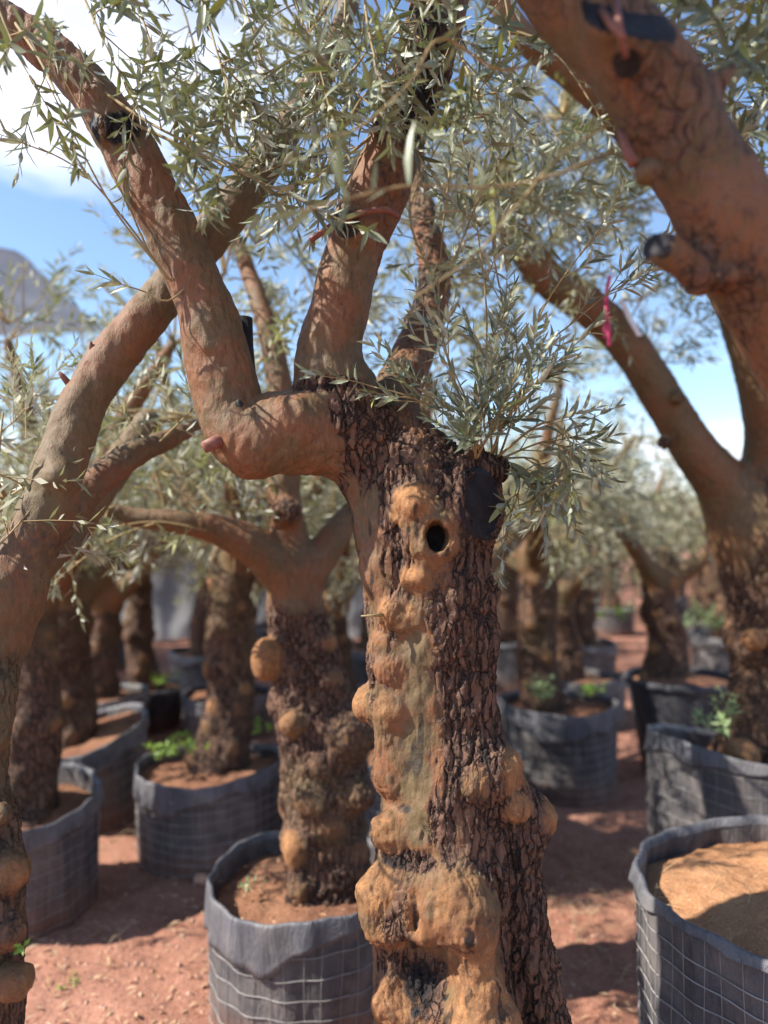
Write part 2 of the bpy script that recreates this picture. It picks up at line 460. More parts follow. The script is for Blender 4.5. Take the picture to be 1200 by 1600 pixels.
def grow(root, gs, h, paint, amp=1., off=None, lo=None, hi=None, cuts=(), seed=0, split=True, fine=True):
    """mesh the implicit wood, give it bark relief, and part it into trunk / branches / cut faces"""
    V, Q = surface(gs, h, lo, hi)
    N = vnormals(V, Q)
    bk = np.zeros((len(V), 4)); black = np.zeros(len(V)); bk[:, 3] = 1
    paint(V, N, bk, black)
    for g in gs:
        if g.burl:
            w = (1 - sst(-.006, .024, g.dist(V))) * g.burl if g.add else 0
            bk[:, 1] = np.maximum(bk[:, 1], w)
    iscut = np.full(len(V), -1)
    for ci, (q, n, r) in enumerate(cuts):
        m = (np.abs((V - q) @ n) < h * 1.2) & (N @ n > .55) & (np.linalg.norm(V - q, axis=1) < r)
        iscut[m] = ci
    R = np.clip(bk[:, 0], 0, 1) * (1 - np.clip(bk[:, 1], 0, 1) * .9); B_ = np.clip(bk[:, 1], 0, 1)
    keep = (iscut < 0).astype(float); bk[:, 0] = R
    warp = np.stack([fbm(V * 18, 2, 31 + seed), fbm(V * 18, 2, 41 + seed), fbm(V * 18, 2, 51 + seed)], 1) * .012
    d = .010 * fbm(V * 14, 3, 3 + seed) * (.4 + .6 * R)
    if fine:
        f1, f2, cid = voro((V + warp) * A([40, 40, 10.]), 7 + seed)
        g1, g2, gid = voro((V + warp * .6) * A([85, 85, 30.]), 17 + seed)
        crk = sst(.0, .22, f2 - f1)
        d += R * (.0065 * (crk - .7) + .0045 * (cid - .5) + .0028 * (sst(0, .3, g2 - g1) - .7) + .0018 * (gid - .5))
        rn = 1 - np.abs(fbm((V + warp) * A([40, 40, 12.]), 3, 91 + seed)) * 2.2
        d -= R * .007 * np.clip(rn - .62, 0, 1)
        d += B_ * .0042 * fbm(V * 70, 3, 61) + (1 - R) * .0042 * fbm((V + warp) * A([62, 62, 22]), 3, 71) + (1 - R) * .006 * fbm(V * 11, 2, 72)
        d += B_ * .005 * fbm(V * 34, 2, 66) + B_ * .013 * fbm(V * 17, 2, 67)
    else:
        f1, f2, cid = voro((V + warp) * A([38, 38, 22.]), 7 + seed)
        d += R * (.012 * (sst(0, .3, f2 - f1) - .6) + .008 * (cid - .5))
    V = V + N * (d * amp * keep)[:, None]
    N = vnormals(V, Q)
    if off is not None: V = V - off
    parts = [g for g in gs if g.add and isinstance(g, Chain)]
    cenv = V[Q].mean(1) + (off if off is not None else 0)
    fc = np.median(iscut[Q], axis=1).round().astype(int)
    lab = np.zeros(len(Q), int)
    names = ['trunk']
    if split:
        best = None; pid = []
        D = []
        for g in parts:
            D.append(g.dist(cenv) / 1.0 + (.0 if g.part == 'trunk' else .012))
            if g.part == 'trunk': pid.append(0)
            else: names.append('branch'); pid.append(len(names) - 1)
        lab = A(pid)[np.argmin(np.stack(D), 0)]
    objs = []
    def piece(mask, name, mat, parent):
        q = Q[mask]
        if not len(q): return None
        u, inv = np.unique(q, return_inverse=True); inv = inv.reshape(q.shape)
        me = mesh_np(name, V[u], [inv], mat, {'bark': bk[u], 'black': black[u]}, normals=N[u])
        return link(name, me, parent)
    for i, nm in enumerate(names):
        objs.append(piece((lab == i) & (fc < 0), nm, M['bark'], root))
    for ci in range(len(cuts)):
        piece(fc == ci, 'pruning_cut', M['cut'], objs[0])
    return objs

# ------------------------------------------------------------------ foliage
class Foliage:
    def __init__(s, seed, hi=True, lit=False):
        s.lit = lit; s.r = np.random.default_rng(seed); s.p = []; s.d = []; s.n = []; s.l = []; s.w = []; s.t = Tubes(); s.hi = hi
    def leaf(s, p, d, n, l, w):
        s.p.append(p); s.d.append(d); s.n.append(n); s.l.append(l); s.w.append(w)
    def twig(s, p0, dr, L, leaf=.046, node=.017, droop=.25, side=0, wid=.21, rad=.0016, ang=(32, 62), jit=.16, bare=.06):
        r = s.r; p = np.array(p0, float); d = nrm(dr); n = max(3, int(L / node)); P = [p.copy()]
        if s.lit:
            v = p + d * L * .5 - LQ; t = v @ SUNV
            if ((t > .02) & (np.linalg.norm(v - t[:, None] * SUNV, axis=1) < LR + .03)).any() and r.random() < .85: return p
        u, v = frame(d); ph = r.uniform(0, 6.28)
        for i in range(n):
            f = i / n
            d = nrm(d + r.normal(0, jit * .35, 3) + A([0, 0, -droop * .06])); p = p + d * node * r.uniform(.8, 1.2); P.append(p.copy())
            if f < bare: continue
            ph += 1.57 + r.normal(0, .25)
            sd = nrm(np.cos(ph) * u + np.sin(ph) * v); sd = nrm(sd - d * np.dot(sd, d))
            size = leaf * (.72 + .5 * math.sin(math.pi * min(1, f * .8 + .2))) * r.uniform(.7, 1.2)
            for sg in (1, -1):
                if r.random() < .07: continue
                a = math.radians(r.uniform(*ang)) * (1 - .35 * f)
                ld = nrm(d * math.cos(a) + sg * sd * math.sin(a) + r.normal(0, jit, 3))
                ln = d * math.sin(a) - sg * sd * math.cos(a) + r.normal(0, .22, 3)
                ln = nrm(ln - ld * np.dot(ln, ld))
                s.leaf(p, ld, ln, size, size * wid * r.uniform(.8, 1.2))
            if side and r.random() < side:
                sd2 = nrm(d * .7 + sd * r.choice([-1, 1]) * .75)
                s.twig(p, sd2, L * r.uniform(.25, .5), leaf * .9, node, droop, 0, wid, rad * .7, ang, jit)
        ld = d
        s.leaf(p, ld, nrm(np.cross(ld, r.normal(0, 1, 3))), leaf * .6, leaf * .6 * wid)
        P = A(P); k = max(1, len(P) // (9 if s.hi else 3)); P2 = np.concatenate([P[::k], P[-1:]]) if (len(P) - 1) % k else P[::k]
        s.t.add(P2, np.linspace(rad, rad * .4, len(P2)), 5 if s.hi else 3, False)
        return p
    def branchlet(s, pts, rad, n, tl, leaf=.046, droop=.3, side=.0, node=.017, spread=1.0, fwd=.6, up=0.):
        """a bare branchlet along 3-D points carrying n leafy twigs"""
        c = Chain([tuple(p) + (.01,) for p in pts], px=False, m=5).c
        s.t.add(c, np.linspace(rad, rad * .45, len(c)), 6 if s.hi else 4, True)
        r = s.r
        for k in range(n):
            f = r.uniform(.12, 1.0) * (len(c) - 1.001); i = int(f); p = c[i] + (c[i + 1] - c[i]) * (f - i)
            t = nrm(c[i + 1] - c[i]); o = r.normal(0, 1, 3); o = nrm(o - t * np.dot(o, t))
            s.twig(p, t * fwd + o * spread + A([0, 0, up]), r.uniform(*tl), leaf, node, droop, side)
        s.twig(c[-1], c[-1] - c[-2], tl[1], leaf, node, droop, side)
    def build(s, root, mleaf, off=None, names=('foliage', 'twigs'), lab=None):
        p, d, n, l, w = A(s.p), nrm(A(s.d)), nrm(A(s.n)), A(s.l), A(s.w)
        r = s.r
        b = np.cross(d, n); N = len(p)
        curl = r.normal(.10, .16, N)
        if s.hi: ts = [0, .10, .38, .72, 1.]; ws = [.10, .55, 1., .72, .02]; fold = .18
        else: ts = [0, .45, 1.]; ws = [.1, 1., .03]; fold = .1
        V = []
        for t, x in zip(ts, ws):
            mid = p + d * (l * t)[:, None] - n * (curl * l * t * t)[:, None]
            e = b * (w * .5 * x * 1.0)[:, None]; up = n * (w * fold * x)[:, None]
            V += ([mid - e + up, mid, mid + e + up] if s.hi else [mid - e, mid + e])
        m = len(V); V = np.stack(V, 1).reshape(-1, 3)
        q = []
        if s.hi:
            for i in range(len(ts) - 1):
                for j in (0, 1): q.append([i * 3 + j, i * 3 + j + 1, i * 3 + j + 4, i * 3 + j + 3])
        else:
            for i in range(len(ts) - 1): q.append([i * 2, i * 2 + 1, i * 2 + 3, i * 2 + 2])
        Q = (A(q)[None] + (np.arange(N) * m)[:, None, None]).reshape(-1, 4)
        lv = np.repeat(r.random(N), m)
        if off is not None: V = V - off
        o = link(names[0], mesh_np(names[0], V, [Q], mleaf, {'lv': lv}), root)
        t = s.t.build(names[1], M['twig'], root, off)
        return o, t

print('lib', time.time() - T0)
# ================================================================== camera, light, sky
cam = bpy.data.cameras.new('camera'); camo = bpy.data.objects.new('camera', cam); COL.objects.link(camo)
camo.location = (0, 0, CZ); camo.rotation_euler = (math.radians(90), 0, 0)
cam.sensor_fit = 'VERTICAL'; cam.sensor_height = 36; cam.sensor_width = 27; cam.lens = F / 1600 * 36
cam.shift_y = (HZ - 800) / 1600; cam.clip_end = 1500; cam.clip_start = .05
cam.dof.use_dof = True; cam.dof.focus_distance = 1.5; cam.dof.aperture_fstop = 1.45; cam.dof.aperture_blades = 0
SC.camera = camo
SC.view_settings.view_transform = 'Standard'; SC.view_settings.look = 'None'; SC.view_settings.gamma = 1
SC.view_settings.exposure = 0.98
EL, AZ = 42., 258.          # sun height; compass bearing from +Y clockwise
sv = Vector((math.sin(math.radians(AZ)) * math.cos(math.radians(EL)), math.cos(math.radians(AZ)) * math.cos(math.radians(EL)), math.sin(math.radians(EL))))
sl = bpy.data.lights.new('sun', 'SUN'); sl.energy = 5.0; sl.angle = math.radians(.5); sl.color = (1., .93, .82)
so = bpy.data.objects.new('sun', sl); COL.objects.link(so); so.rotation_euler = sv.to_track_quat('Z', 'Y').to_euler()
SUNV = A(sv)
# openings pruned in the crowns, through which the sun reaches these limbs
LIT = [(W(x, y, d), r) for x, y, d, r in ((275, 420, 1.46, .055), (300, 500, 1.46, .055), (330, 590, 1.47, .06), (490, 490, 1.52, .06), (485, 560, 1.52, .06), (525, 410, 1.5, .05), (400, 650, 1.48, .06), (470, 650, 1.5, .06), (590, 850, 1.52, .05), (580, 920, 1.52, .05), (610, 1000, 1.48, .05), (600, 1080, 1.48, .05), (620, 1180, 1.48, .06), (620, 1300, 1.48, .06), (610, 1400, 1.48, .06), (710, 1400, 1.45, .06), (740, 1530, 1.42, .06), (650, 1250, 1.46, .06), (690, 1080, 1.47, .06), (640, 800, 1.48, .05), (155, 560, 1.56, .06), (118, 640, 1.52, .06), (85, 740, 1.49, .06), (50, 840, 1.46, .06), (200, 500, 1.6, .05),
    (400, 1380, 2.5, .12), (480, 1420, 2.4, .12), (120, 1540, 2.6, .2), (250, 1520, 2.7, .2), (1120, 1400, 1.8, .15), (940, 1400, 3.2, .3), (240, 1430, 3.1, .2), (960, 1250, 4.3, .3), (1120, 1480, 1.7, .15), (460, 1000, 2.5, .1), (480, 1150, 2.5, .12))]
wd = bpy.data.worlds.new('World'); SC.world = wd; wd.use_nodes = True
wt = wd.node_tree; wt.nodes.clear()
def wn(t, ins=None, **kw):
    n = wt.nodes.new('ShaderNode' + t)
    for k, v in kw.items(): setattr(n, k, v)
    for k, v in (ins or {}).items():
        if isinstance(v, bpy.types.NodeSocket): wt.links.new(v, n.inputs[k])
        else: n.inputs[k].default_value = v
    return n
sky = wn('TexSky'); sky.sky_type = 'NISHITA'; sky.sun_disc = False
sky.sun_elevation = math.radians(EL); sky.sun_rotation = math.radians(AZ); sky.air_density = 1.0; sky.dust_density = .05; sky.ozone_density = 2.2
tc = wn('TexCoord')
sepw = wn('SeparateXYZ', {0: tc.outputs['Generated']})
# cloud layer: directions projected on a high plane
zz = wn('Math', {0: sepw.outputs[2], 1: .06}, operation='ADD'); zz = wn('Math', {0: zz.outputs[0], 1: .04}, operation='MAXIMUM')
px_ = wn('Math', {0: sepw.outputs[0], 1: zz.outputs[0]}, operation='DIVIDE'); py_ = wn('Math', {0: sepw.outputs[1], 1: zz.outputs[0]}, operation='DIVIDE')
cv = wn('CombineXYZ', {0: px_.outputs[0], 1: py_.outputs[0], 2: 3.7})
cn = wn('TexNoise', {'Vector': cv.outputs[0], 'Scale': .55, 'Detail': 7., 'Roughness': .6, 'Distortion': .6})
# one cloud bank stands high on the left, one low along the horizon
b1 = wn('VectorMath', {0: tc.outputs['Generated'], 1: tuple(nrm([-.36, 1, .90]))}, operation='DOT_PRODUCT')
m1 = wn('MapRange', {0: b1.outputs['Value'], 1: .945, 2: .985, 3: -.03, 4: .31})
m2 = wn('MapRange', {0: sepw.outputs[2], 1: .20, 2: .03, 3: 0., 4: .30})
sm_ = wn('Math', {0: cn.outputs[0], 1: m1.outputs[0]}, operation='ADD'); sm_ = wn('Math', {0: sm_.outputs[0], 1: m2.outputs[0]}, operation='ADD')
cm = wn('MapRange', {0: sm_.outputs[0], 1: .58, 2: .86})
cl = wn('MixRGB', {0: cm.outputs[0], 1: sky.outputs[0], 2: (6.6, 6.7, 7.3, 1)})
bg = wn('Background', {0: cl.outputs[0], 1: .13}); wt.links.new(bg.outputs[0], wn('OutputWorld').inputs[0])

# ================================================================== the hero tree
def spot(p, r): return (A(p, float), r)
def blob(V, arr, c, r, v=1., soft=.5, sc=(1, 1, 1)):
    d = np.linalg.norm((V - A(c)) / A(sc, float), axis=1)
    w = 1 - sst(r * (1 - soft), r, d)
    arr[:] = arr + (v - arr) * w
D0 = 1.6
cyl = [(1880, 700, 128), (1600, 700, 118), (1500, 695, 108), (1400, 690, 110), (1300, 700, 108), (1200, 697, 99), (1100, 680, 93), (1000, 670, 94), (900, 664, 97), (830, 664, 103), (770, 652, 96)]
def front(px, py, push=.9):
    ys = [c[0] for c in cyl][::-1]
    cx = np.interp(py, ys, [c[1] for c in cyl][::-1]); R = np.interp(py, ys, [c[2] for c in cyl][::-1])
    dx = px - cx; dz = math.sqrt(max(R * R - dx * dx, 0)) * push
    d = D0 - dz / F * D0
    return W(600 + (px - 600), py, d)
def burl(px, py, r, sc=(1, 1, 1), push=.85, k=.03, b=1.):
    c = front(px, py, push * .96); return Ball(c, r / F * c[1], k * 1.7, sc, b * .8)
hero_base = W(700, 1640, D0)
cutA_q, cutA_n = W(752, 787, 1.497), nrm([.72, -.68, .12])
H = [
    Chain([(x, y, D0, r) for y, x, r in cyl], k=.03),
    Chain([(640, 810, 1.6, 82), (588, 725, 1.6, 62), (556, 665, 1.58, 58), (530, 610, 1.58, 53)], k=.045),
    Chain([(532, 625, 1.58, 52), (512, 572, 1.57, 51), (528, 490, 1.56, 47), (552, 400, 1.55, 45), (590, 300, 1.54, 46), (632, 190, 1.53, 42), (668, 80, 1.52, 45), (700, -60, 1.5, 44), (720, -240, 1.5, 36), (730, -420, 1.5, 28)], k=.05, part='branch'),
    Chain([(565, 690, 1.59, 58), (490, 680, 1.55, 60), (430, 677, 1.53, 62), (385, 682, 1.52, 56), (362, 648, 1.52, 50), (345, 580, 1.52, 51), (325, 500, 1.51, 46), (298, 430, 1.51, 42), (262, 350, 1.5, 42), (215, 260, 1.5, 43), (180, 195, 1.5, 40), (120, 120, 1.49, 34), (50, 60, 1.48, 30), (-40, 0, 1.47, 28), (-160, -90, 1.46, 24)], k=.05, part='branch'),
    Chain([(700, 800, 1.56, 56), (655, 728, 1.57, 50), (618, 662, 1.63, 45), (622, 605, 1.74, 38), (655, 530, 1.90, 31), (680, 440, 2.05, 26), (672, 385, 2.1, 22), (655, 300, 2.2, 18), (640, 180, 2.25, 13)], k=.045, part='branch'),
    Chain([(690, 850, 1.58, 62), (722, 800, 1.54, 58), (768, 745, 1.50, 56)], k=.04, clip=(cutA_q, cutA_n)),
    Chain([(700, 800, 1.62, 48), (722, 752, 1.60, 36), (762, 734, 1.61, 28), (776, 734, 1.62, 20)], k=.03),
    # lower strands
    Chain([(772, 1220, 1.53, 40), (808, 1270, 1.55, 42), (812, 1350, 1.56, 36), (818, 1440, 1.56, 38), (838, 1540, 1.57, 40), (850, 1660, 1.58, 52), (850, 1760, 1.58, 60)], k=.014),
    Chain([(735, 1395, 1.475, 34), (742, 1450, 1.46, 33), (740, 1510, 1.462, 34), (752, 1570, 1.455, 48), (765, 1640, 1.45, 62), (770, 1750, 1.45, 66)], k=.022),
    Chain([(612, 1210, 1.54, 30), (612, 1120, 1.54, 26), (600, 1020, 1.54, 24)], k=.03),
    Chain([(720, 900, 1.54, 42), (735, 1000, 1.53, 40), (735, 1120, 1.53, 38), (770, 1210, 1.52, 34)], k=.022),
    # burls
    burl(648, 793, 32, push=.98, b=1.4, k=.02), burl(632, 958, 38, (1, .6, .62), .92, .02), burl(585, 1098, 33, push=.75, k=.02), burl(612, 1100, 27, push=.9, k=.02), burl(612, 1038, 23, (1, 1, .7), .9), burl(606, 1000, 18, (1.1, 1, .5), .9, .02, .8),
    burl(652, 905, 18, push=1., b=1.3, k=.015), burl(775, 1205, 37, push=1.04, k=.02, b=1.5), burl(745, 1212, 28, push=.95, b=1.1),
    Ball(W(842, 1277, 1.55), 24 * 1.55 / F, .035, burl=1.1), Ball(W(808, 1262, 1.49), 17 * 1.5 / F, .03), Ball(W(826, 1300, 1.54), 20 * 1.55 / F, .04, burl=.5),
    burl(622, 1300, 44, (1, .5, .75), .9, .02, .9), burl(600, 1395, 46, (.85, .7, 1.1), .93, .02), burl(606, 1440, 38, (1, .7, 1.0), .93, .025), burl(715, 1405, 50, (1.05, .8, .95), 1.0, .025), burl(728, 1440, 38, (1, 1, .85), 1.08, .02), burl(668, 1425, 34, (1, .7, 1.2), .96, .03),
    burl(614, 1572, 34, (1, .8, 1), .98, .02), burl(600, 1640, 36, (1, .8, 1), .95, .02), burl(722, 925, 20, (.6, 1, 1.6), push=1., b=.6), burl(760, 925, 14, push=1., b=.7), burl(750, 1000, 20, push=1., b=.2), burl(595, 880, 22, (1, 1, 2), .8, .03, 0.), burl(700, 985, 20, (1, .6, 1.4), .95, .03, .0),
    burl(700, 920, 26, (1, .5, 1), 1., .03, .1),
    Ball(W(395, 705, 1.5), 40 * 1.5 / F, .03, burl=0), Ball(W(465, 655, 1.49), 26 * 1.49 / F, .04, burl=0), Ball(W(165, 205, 1.46), 22 * 1.46 / F, .02, burl=0), Ball(W(372, 634, 1.475), 11 * 1.475 / F, .012, burl=0), Ball(W(550, 345, 1.50), 30 * 1.5 / F, .03, burl=0),
    # knot lip and its hollow, the rotted pocket at the foot, the seam beside the dark strand
    Ball(front(680, 838, 1.0), 44 / F * 1.47, .03, (1, .55, 1.05), .45),
    Ball(front(681, 838, 1.06), 23 / F * 1.47, .012, (.82, 1.5, 1.08), 0, sub=True),
    Ball(front(652, 1530, 1.0), 56 / F * 1.47, .02, (1.05, .8, 1.0), 0, sub=True),
    Ball(front(700, 1490, 1.05), 22 / F * 1.47, .01, (.9, 1.2, 1.2), 0, sub=True),
    Chain([(772, 1330, 1.475, 7), (782, 1430, 1.475, 10), (790, 1520, 1.475, 14), (822, 1600, 1.475, 16), (850, 1700, 1.475, 14)], k=.01, sub=True),
    Chain([(648, 1350, 1.44, 6), (646, 1400, 1.44, 10), (650, 1450, 1.44, 9)], k=.015, sub=True),
    Chain([(570, 1335, 1.50, 6), (620, 1345, 1.45, 7), (672, 1338, 1.45, 5)], k=.012, sub=True),
    Cut(cutA_q, cutA_n, .085),
    Chain([tuple(cutA_q - cutA_n * .004 + (.066 + .004 * math.sin(3 * a)) * (math.cos(a) * frame(cutA_n)[0] * .98 + math.sin(a) * frame(cutA_n)[1])) + (.0085 + .0025 * math.sin(2 * a + 1),) for a in np.linspace(0, 2 * math.pi, 13)], px=False, k=.008),
    Chain([(700, 705, 1.60, 10), (690, 740, 1.55, 8), (694, 780, 1.50, 6)], k=.02, sub=True),
]
def hero_paint(V, N, bk, black):
    R, MO = bk[:, 0], bk[:, 2]
    px = 600 + V[:, 0] / V[:, 1] * F
    R[:] = .62 + .26 * np.clip(V[:, 0] * 0 + (V @ nrm([.85, .2, 0]) - front(680, 1000, 0) @ nrm([.85, .2, 0])) / .09, -1, 1) + .55 * fbm(V * A([9, 9, 5]), 3, 23)
    s3 = (1, 1, 1)
    # bare limbs are smooth
    for g in (H[2], H[3], H[4]):
        d = g.dist(V); w = 1 - sst(.0, .035, d); R[:] = R * (1 - w) + .06 * w
    def fb(px, py, r, v, arr, sc=(1, 1, 1), soft=.6): blob(V, arr, front(px, py), r / F * 1.5, v, soft, sc)
    blob(V, R, W(545, 650, 1.53), 62 / F * 1.5, .9, .6, (.8, 2, .9)); blob(V, R, W(575, 700, 1.53), 74 / F * 1.5, .9, .6); blob(V, R, W(512, 604, 1.52), 56 / F * 1.5, .95, .5, (1.4, 2, .33)); 
    fb(570, 810, 50, .02, R, (1, 2, 1.7)); fb(582, 900, 36, .05, R, (1, 2, 2)); fb(580, 980, 30, .35, R, (1, 2, 1.6))
    fb(655, 715, 44, .12, R, (.8, 2, 1.1)); fb(715, 760, 30, .4, R)
    R[:] += .35 * sst(W(0, 900, D0)[2], W(0, 780, D0)[2], V[:, 2]) * (px > 590)
    fb(612, 800, 46, 1, R, (.5, 1, 1.3)); fb(628, 880, 50, .95, R, (.5, 1, 1.3)); fb(725, 870, 70, 1, R, (.8, 1, 1.2)); fb(600, 720, 60, .9, R); fb(740, 940, 80, .9, R, (.6, 1, 1.3)); fb(570, 960, 26, .9, R, (.5, 2, 1.6))
    dcol = H[8].dist(V); wc = 1 - sst(.0, .02, dcol); R[:] *= (1 - wc); bk[:, 1] = np.maximum(bk[:, 1], wc * .8)
    for y, r in ((1010, 52), (1080, 52), (1150, 56), (1220, 60), (1290, 52)): fb(650, y, r, .02, R, (.8, 1, 1.1)); fb(652, y, r * .8, .95, MO, (.75, 1, 1.1))
    fb(610, 1180, 44, .3, R, (.8, 2, 1.7)); fb(615, 1250, 44, .3, R, (.8, 2, 1.2)); fb(606, 1150, 20, .7, R, (.4, 2, 2))
    tw = (1 - sst(W(0, 780, D0)[2], W(0, 720, D0)[2], V[:, 2])); R[:] += tw * .6 * sst(.12, .42, fbm(V * A([24, 24, 4.]), 3, 29)); black[:] = np.maximum(black, tw * .55 * sst(.22, .5, fbm(V * A([30, 30, 5.]), 3, 35)))
    fb(745, 1520, 60, .0, R, (.75, 1, 2)); fb(760, 1620, 80, 0, R); fb(720, 1410, 75, 0, R)
    fb(745, 1520, 46, .75, bk[:, 1], (.8, 1, 2)); fb(762, 1610, 70, .7, bk[:, 1]); 
    fb(790, 1270, 40, 1, R); fb(820, 1400, 60, 1, R, (.8, 1, 3)); fb(640, 1340, 55, 1, R, (1.2, 1, .42)); 
    fb(655, 1540, 60, 1, R); fb(655, 1540, 60, .75, black); fb(655, 1540, 70, 0, bk[:, 1]); fb(620, 1342, 55, .55, black, (1.3, 1, .4))
    fb(815, 1420, 60, .55, black, (.8, 1, 3.2), .9); fb(675, 1300, 30, .6, R); fb(635, 1262, 34, .55, black, (1, 1, .7), .9)
    fb(700, 735, 36, .6, black, (.5, 2, 1), .8); fb(640, 830, 26, .5, black, (.6, 1, 1.8), .9)
    blob(V, black, W(545, 640, 1.53), 60 / F * 1.5, .42, .9, (.8, 2, 1)); blob(V, black, W(514, 607, 1.52), 52 / F * 1.5, .62, .9, (1.4, 2, .26)); blob(V, black, W(560, 715, 1.53), 50 / F * 1.5, .4, .9)
    blob(V, black, front(681, 840, 1.0), 21 / F * 1.47, 1., .2, (.8, 2.5, 1.1))
    blob(V, black, W(190, 205, 1.46), 46 * 1.46 / F, .75, .6); blob(V, R, W(190, 205, 1.46), 44 * 1.46 / F, .8, .6)
    blob(V, black, W(150, 205, 1.46), 30 * 1.46 / F, 1, .5)
    blob(V, black, W(372, 634, 1.47), 14 * 1.47 / F, 1, .4); blob(V, black, W(545, 350, 1.49), 34 * 1.49 / F, 1, .5)
    blob(V, black, W(640, 170, 1.5), 110 * 1.5 / F, .62, .8); blob(V, black, W(672, 50, 1.5), 100 * 1.5 / F, .6, .8); blob(V, black, W(598, 280, 1.5), 60 * 1.5 / F, .5, .8); blob(V, R, W(645, 130, 1.5), 130 * 1.5 / F, .8, .6)  # upper limb blackened: shade of the crown put into the bark colour
    blob(V, black, W(755, 722, 1.6), 50 / F * 1.5, .6, .8); blob(V, MO, W(330, 470, 1.5), 60 / F * 1.5, .5, .8, (1, 1, 1.8)); blob(V, MO, W(430, 720, 1.5), 50 / F * 1.5, .7, .8); blob(V, MO, W(350, 620, 1.5), 50 / F * 1.5, .7, .8)
    blob(V, MO, front(580, 820), 46 / F * 1.5, .55, .8, (1, 1, 2))
    blob(V, MO, W(500, 540, 1.52), 60 / F * 1.5, .6, .9, (1, 1, 1.5))
    blob(V, bk[:, 1], front(681, 840), 40 / F * 1.5, .55, .7)
hero = thing('olive_tree', 'gnarled olive tree in sharp focus with golden burls and a black sawn knot', 'tree', hero_base)
t1 = time.time()
hp = grow(hero, H, .0032, hero_paint, off=hero_base, hi=A([1.2, 2.6, 3.35]), lo=A([-1.0, 1.2, .4]), cuts=[(cutA_q, cutA_n, .075)], seed=1)
print('hero wood', time.time() - t1, sum(len(o.data.polygons) for o in hp if o))
# small pieces on the hero tree
tb = Tubes(); tb.add([W(352, 686, 1.475), W(336, 691, 1.455), W(319, 699, 1.445)], A([11, 10.5, 9.5]) * 1.46 / F, 12); tb.build('twig_stub', M['redtwig'], hero, hero_base)
tb = Tubes(); tb.add(Chain([(484, 376, 1.455, 6), (520, 352, 1.45, 6), (560, 334, 1.455, 5.5), (600, 328, 1.462, 5), (622, 338, 1.48, 4.5)]).c, 5 * 1.46 / F, 9); tb.build('hooked_twig', M['redtwig'], hero, hero_base)
tb = Tubes(); tb.add([W(384, 600, 1.60), W(380, 540, 1.61), W(379, 497, 1.61)], A([17, 16, 15.5]) * 1.6 / F, 14); tb.build('dead_stub', M['cut'], hero, hero_base)
tb = Tubes(); tb.add([W(598, 961, 1.47), W(580, 962, 1.455), W(564, 962.5, 1.45)], A([3, 2.2, 1.2]) * 1.46 / F, 7); tb.build('snapped_twig', M['twig'], hero, hero_base)
tb = Tubes(); tb.add([front(679, 783, .98), front(681, 778, 1.08), W(684, 776, 1.445)], A([3.5, 3, 2.5]) * 1.46 / F, 7); tb.build('snapped_twig', M['twig'], hero, hero_base)

# ------------------------------------------------------------------ hero foliage
LQ = A([q for q, _ in LIT]); LR = A([q for _, q in LIT])
fo = Foliage(21, lit=True)
r = np.random.default_rng(4)
def bl(pts, n, tl, rad=.004, **k): fo.branchlet([W(*p) for p in pts], rad, n, tl, **k)
# branchlets drooping into view along the top
tops = [((60, -240, 1.5), (110, -60, 1.42), (160, 60, 1.38)), ((150, -200, 1.6), (210, -10, 1.55), (260, 140, 1.5)), ((250, -220, 1.5), (310, -20, 1.42), (350, 120, 1.36)),
        ((330, -220, 1.7), (380, 0, 1.65), (430, 160, 1.6)), ((420, -220, 1.5), (450, -40, 1.40), (500, 110, 1.32)), ((520, -200, 1.65), (540, 0, 1.62), (520, 180, 1.58)),
        ((600, -200, 1.4), (570, -20, 1.33), (590, 110, 1.28)), ((690, -120, 1.5), (600, 40, 1.48), (480, 210, 1.46)), ((-60, -180, 1.4), (-10, -10, 1.36), (30, 90, 1.34)),
        ((700, -60, 1.45), (640, 60, 1.38), (560, 160, 1.30)), ((130, 120, 1.48), (230, 190, 1.42), (330, 240, 1.38)), ((180, 180, 1.48), (300, 235, 1.42), (420, 290, 1.36)),
        ((640, 150, 1.5), (560, 230, 1.5), (470, 290, 1.5)), ((600, 260, 1.52), (520, 270, 1.6), (420, 250, 1.65)), ((20, 30, 1.45), (60, 90, 1.40), (90, 150, 1.36)),
        ((380, -100, 1.9), (400, 80, 1.9), (390, 230, 1.88)), ((520, -100, 1.9), (500, 100, 1.88), (470, 250, 1.85)), ((240, -100, 1.9), (300, 60, 1.9), (310, 210, 1.88)), ((700, -200, 1.6), (780, -40, 1.6), (800, 90, 1.6)), ((700, 40, 1.46), (730, 110, 1.40), (760, 190, 1.34))]
for i, t in enumerate(tops): bl(t, 15 if t[2][0] < 400 else 11, (.10, .22), leaf=.042, node=.0185, droop=.5, fwd=.5, spread=.9, side=.05)
# the two long bare-ish sprays on the left limb
for p in (((262, 436, 1.46), (200, 350, 1.44), (130, 270, 1.42), (60, 230, 1.41)), ((268, 440, 1.45), (180, 330, 1.42), (110, 200, 1.40), (70, 120, 1.39)), ((300, 440, 1.47), (262, 470, 1.45), (225, 455, 1.44)), ((235, 400, 1.46), (190, 300, 1.45), (120, 160, 1.43))):
    bl(p, 9, (.06, .12), .0026, leaf=.040, droop=.1, fwd=.9, spread=.6)
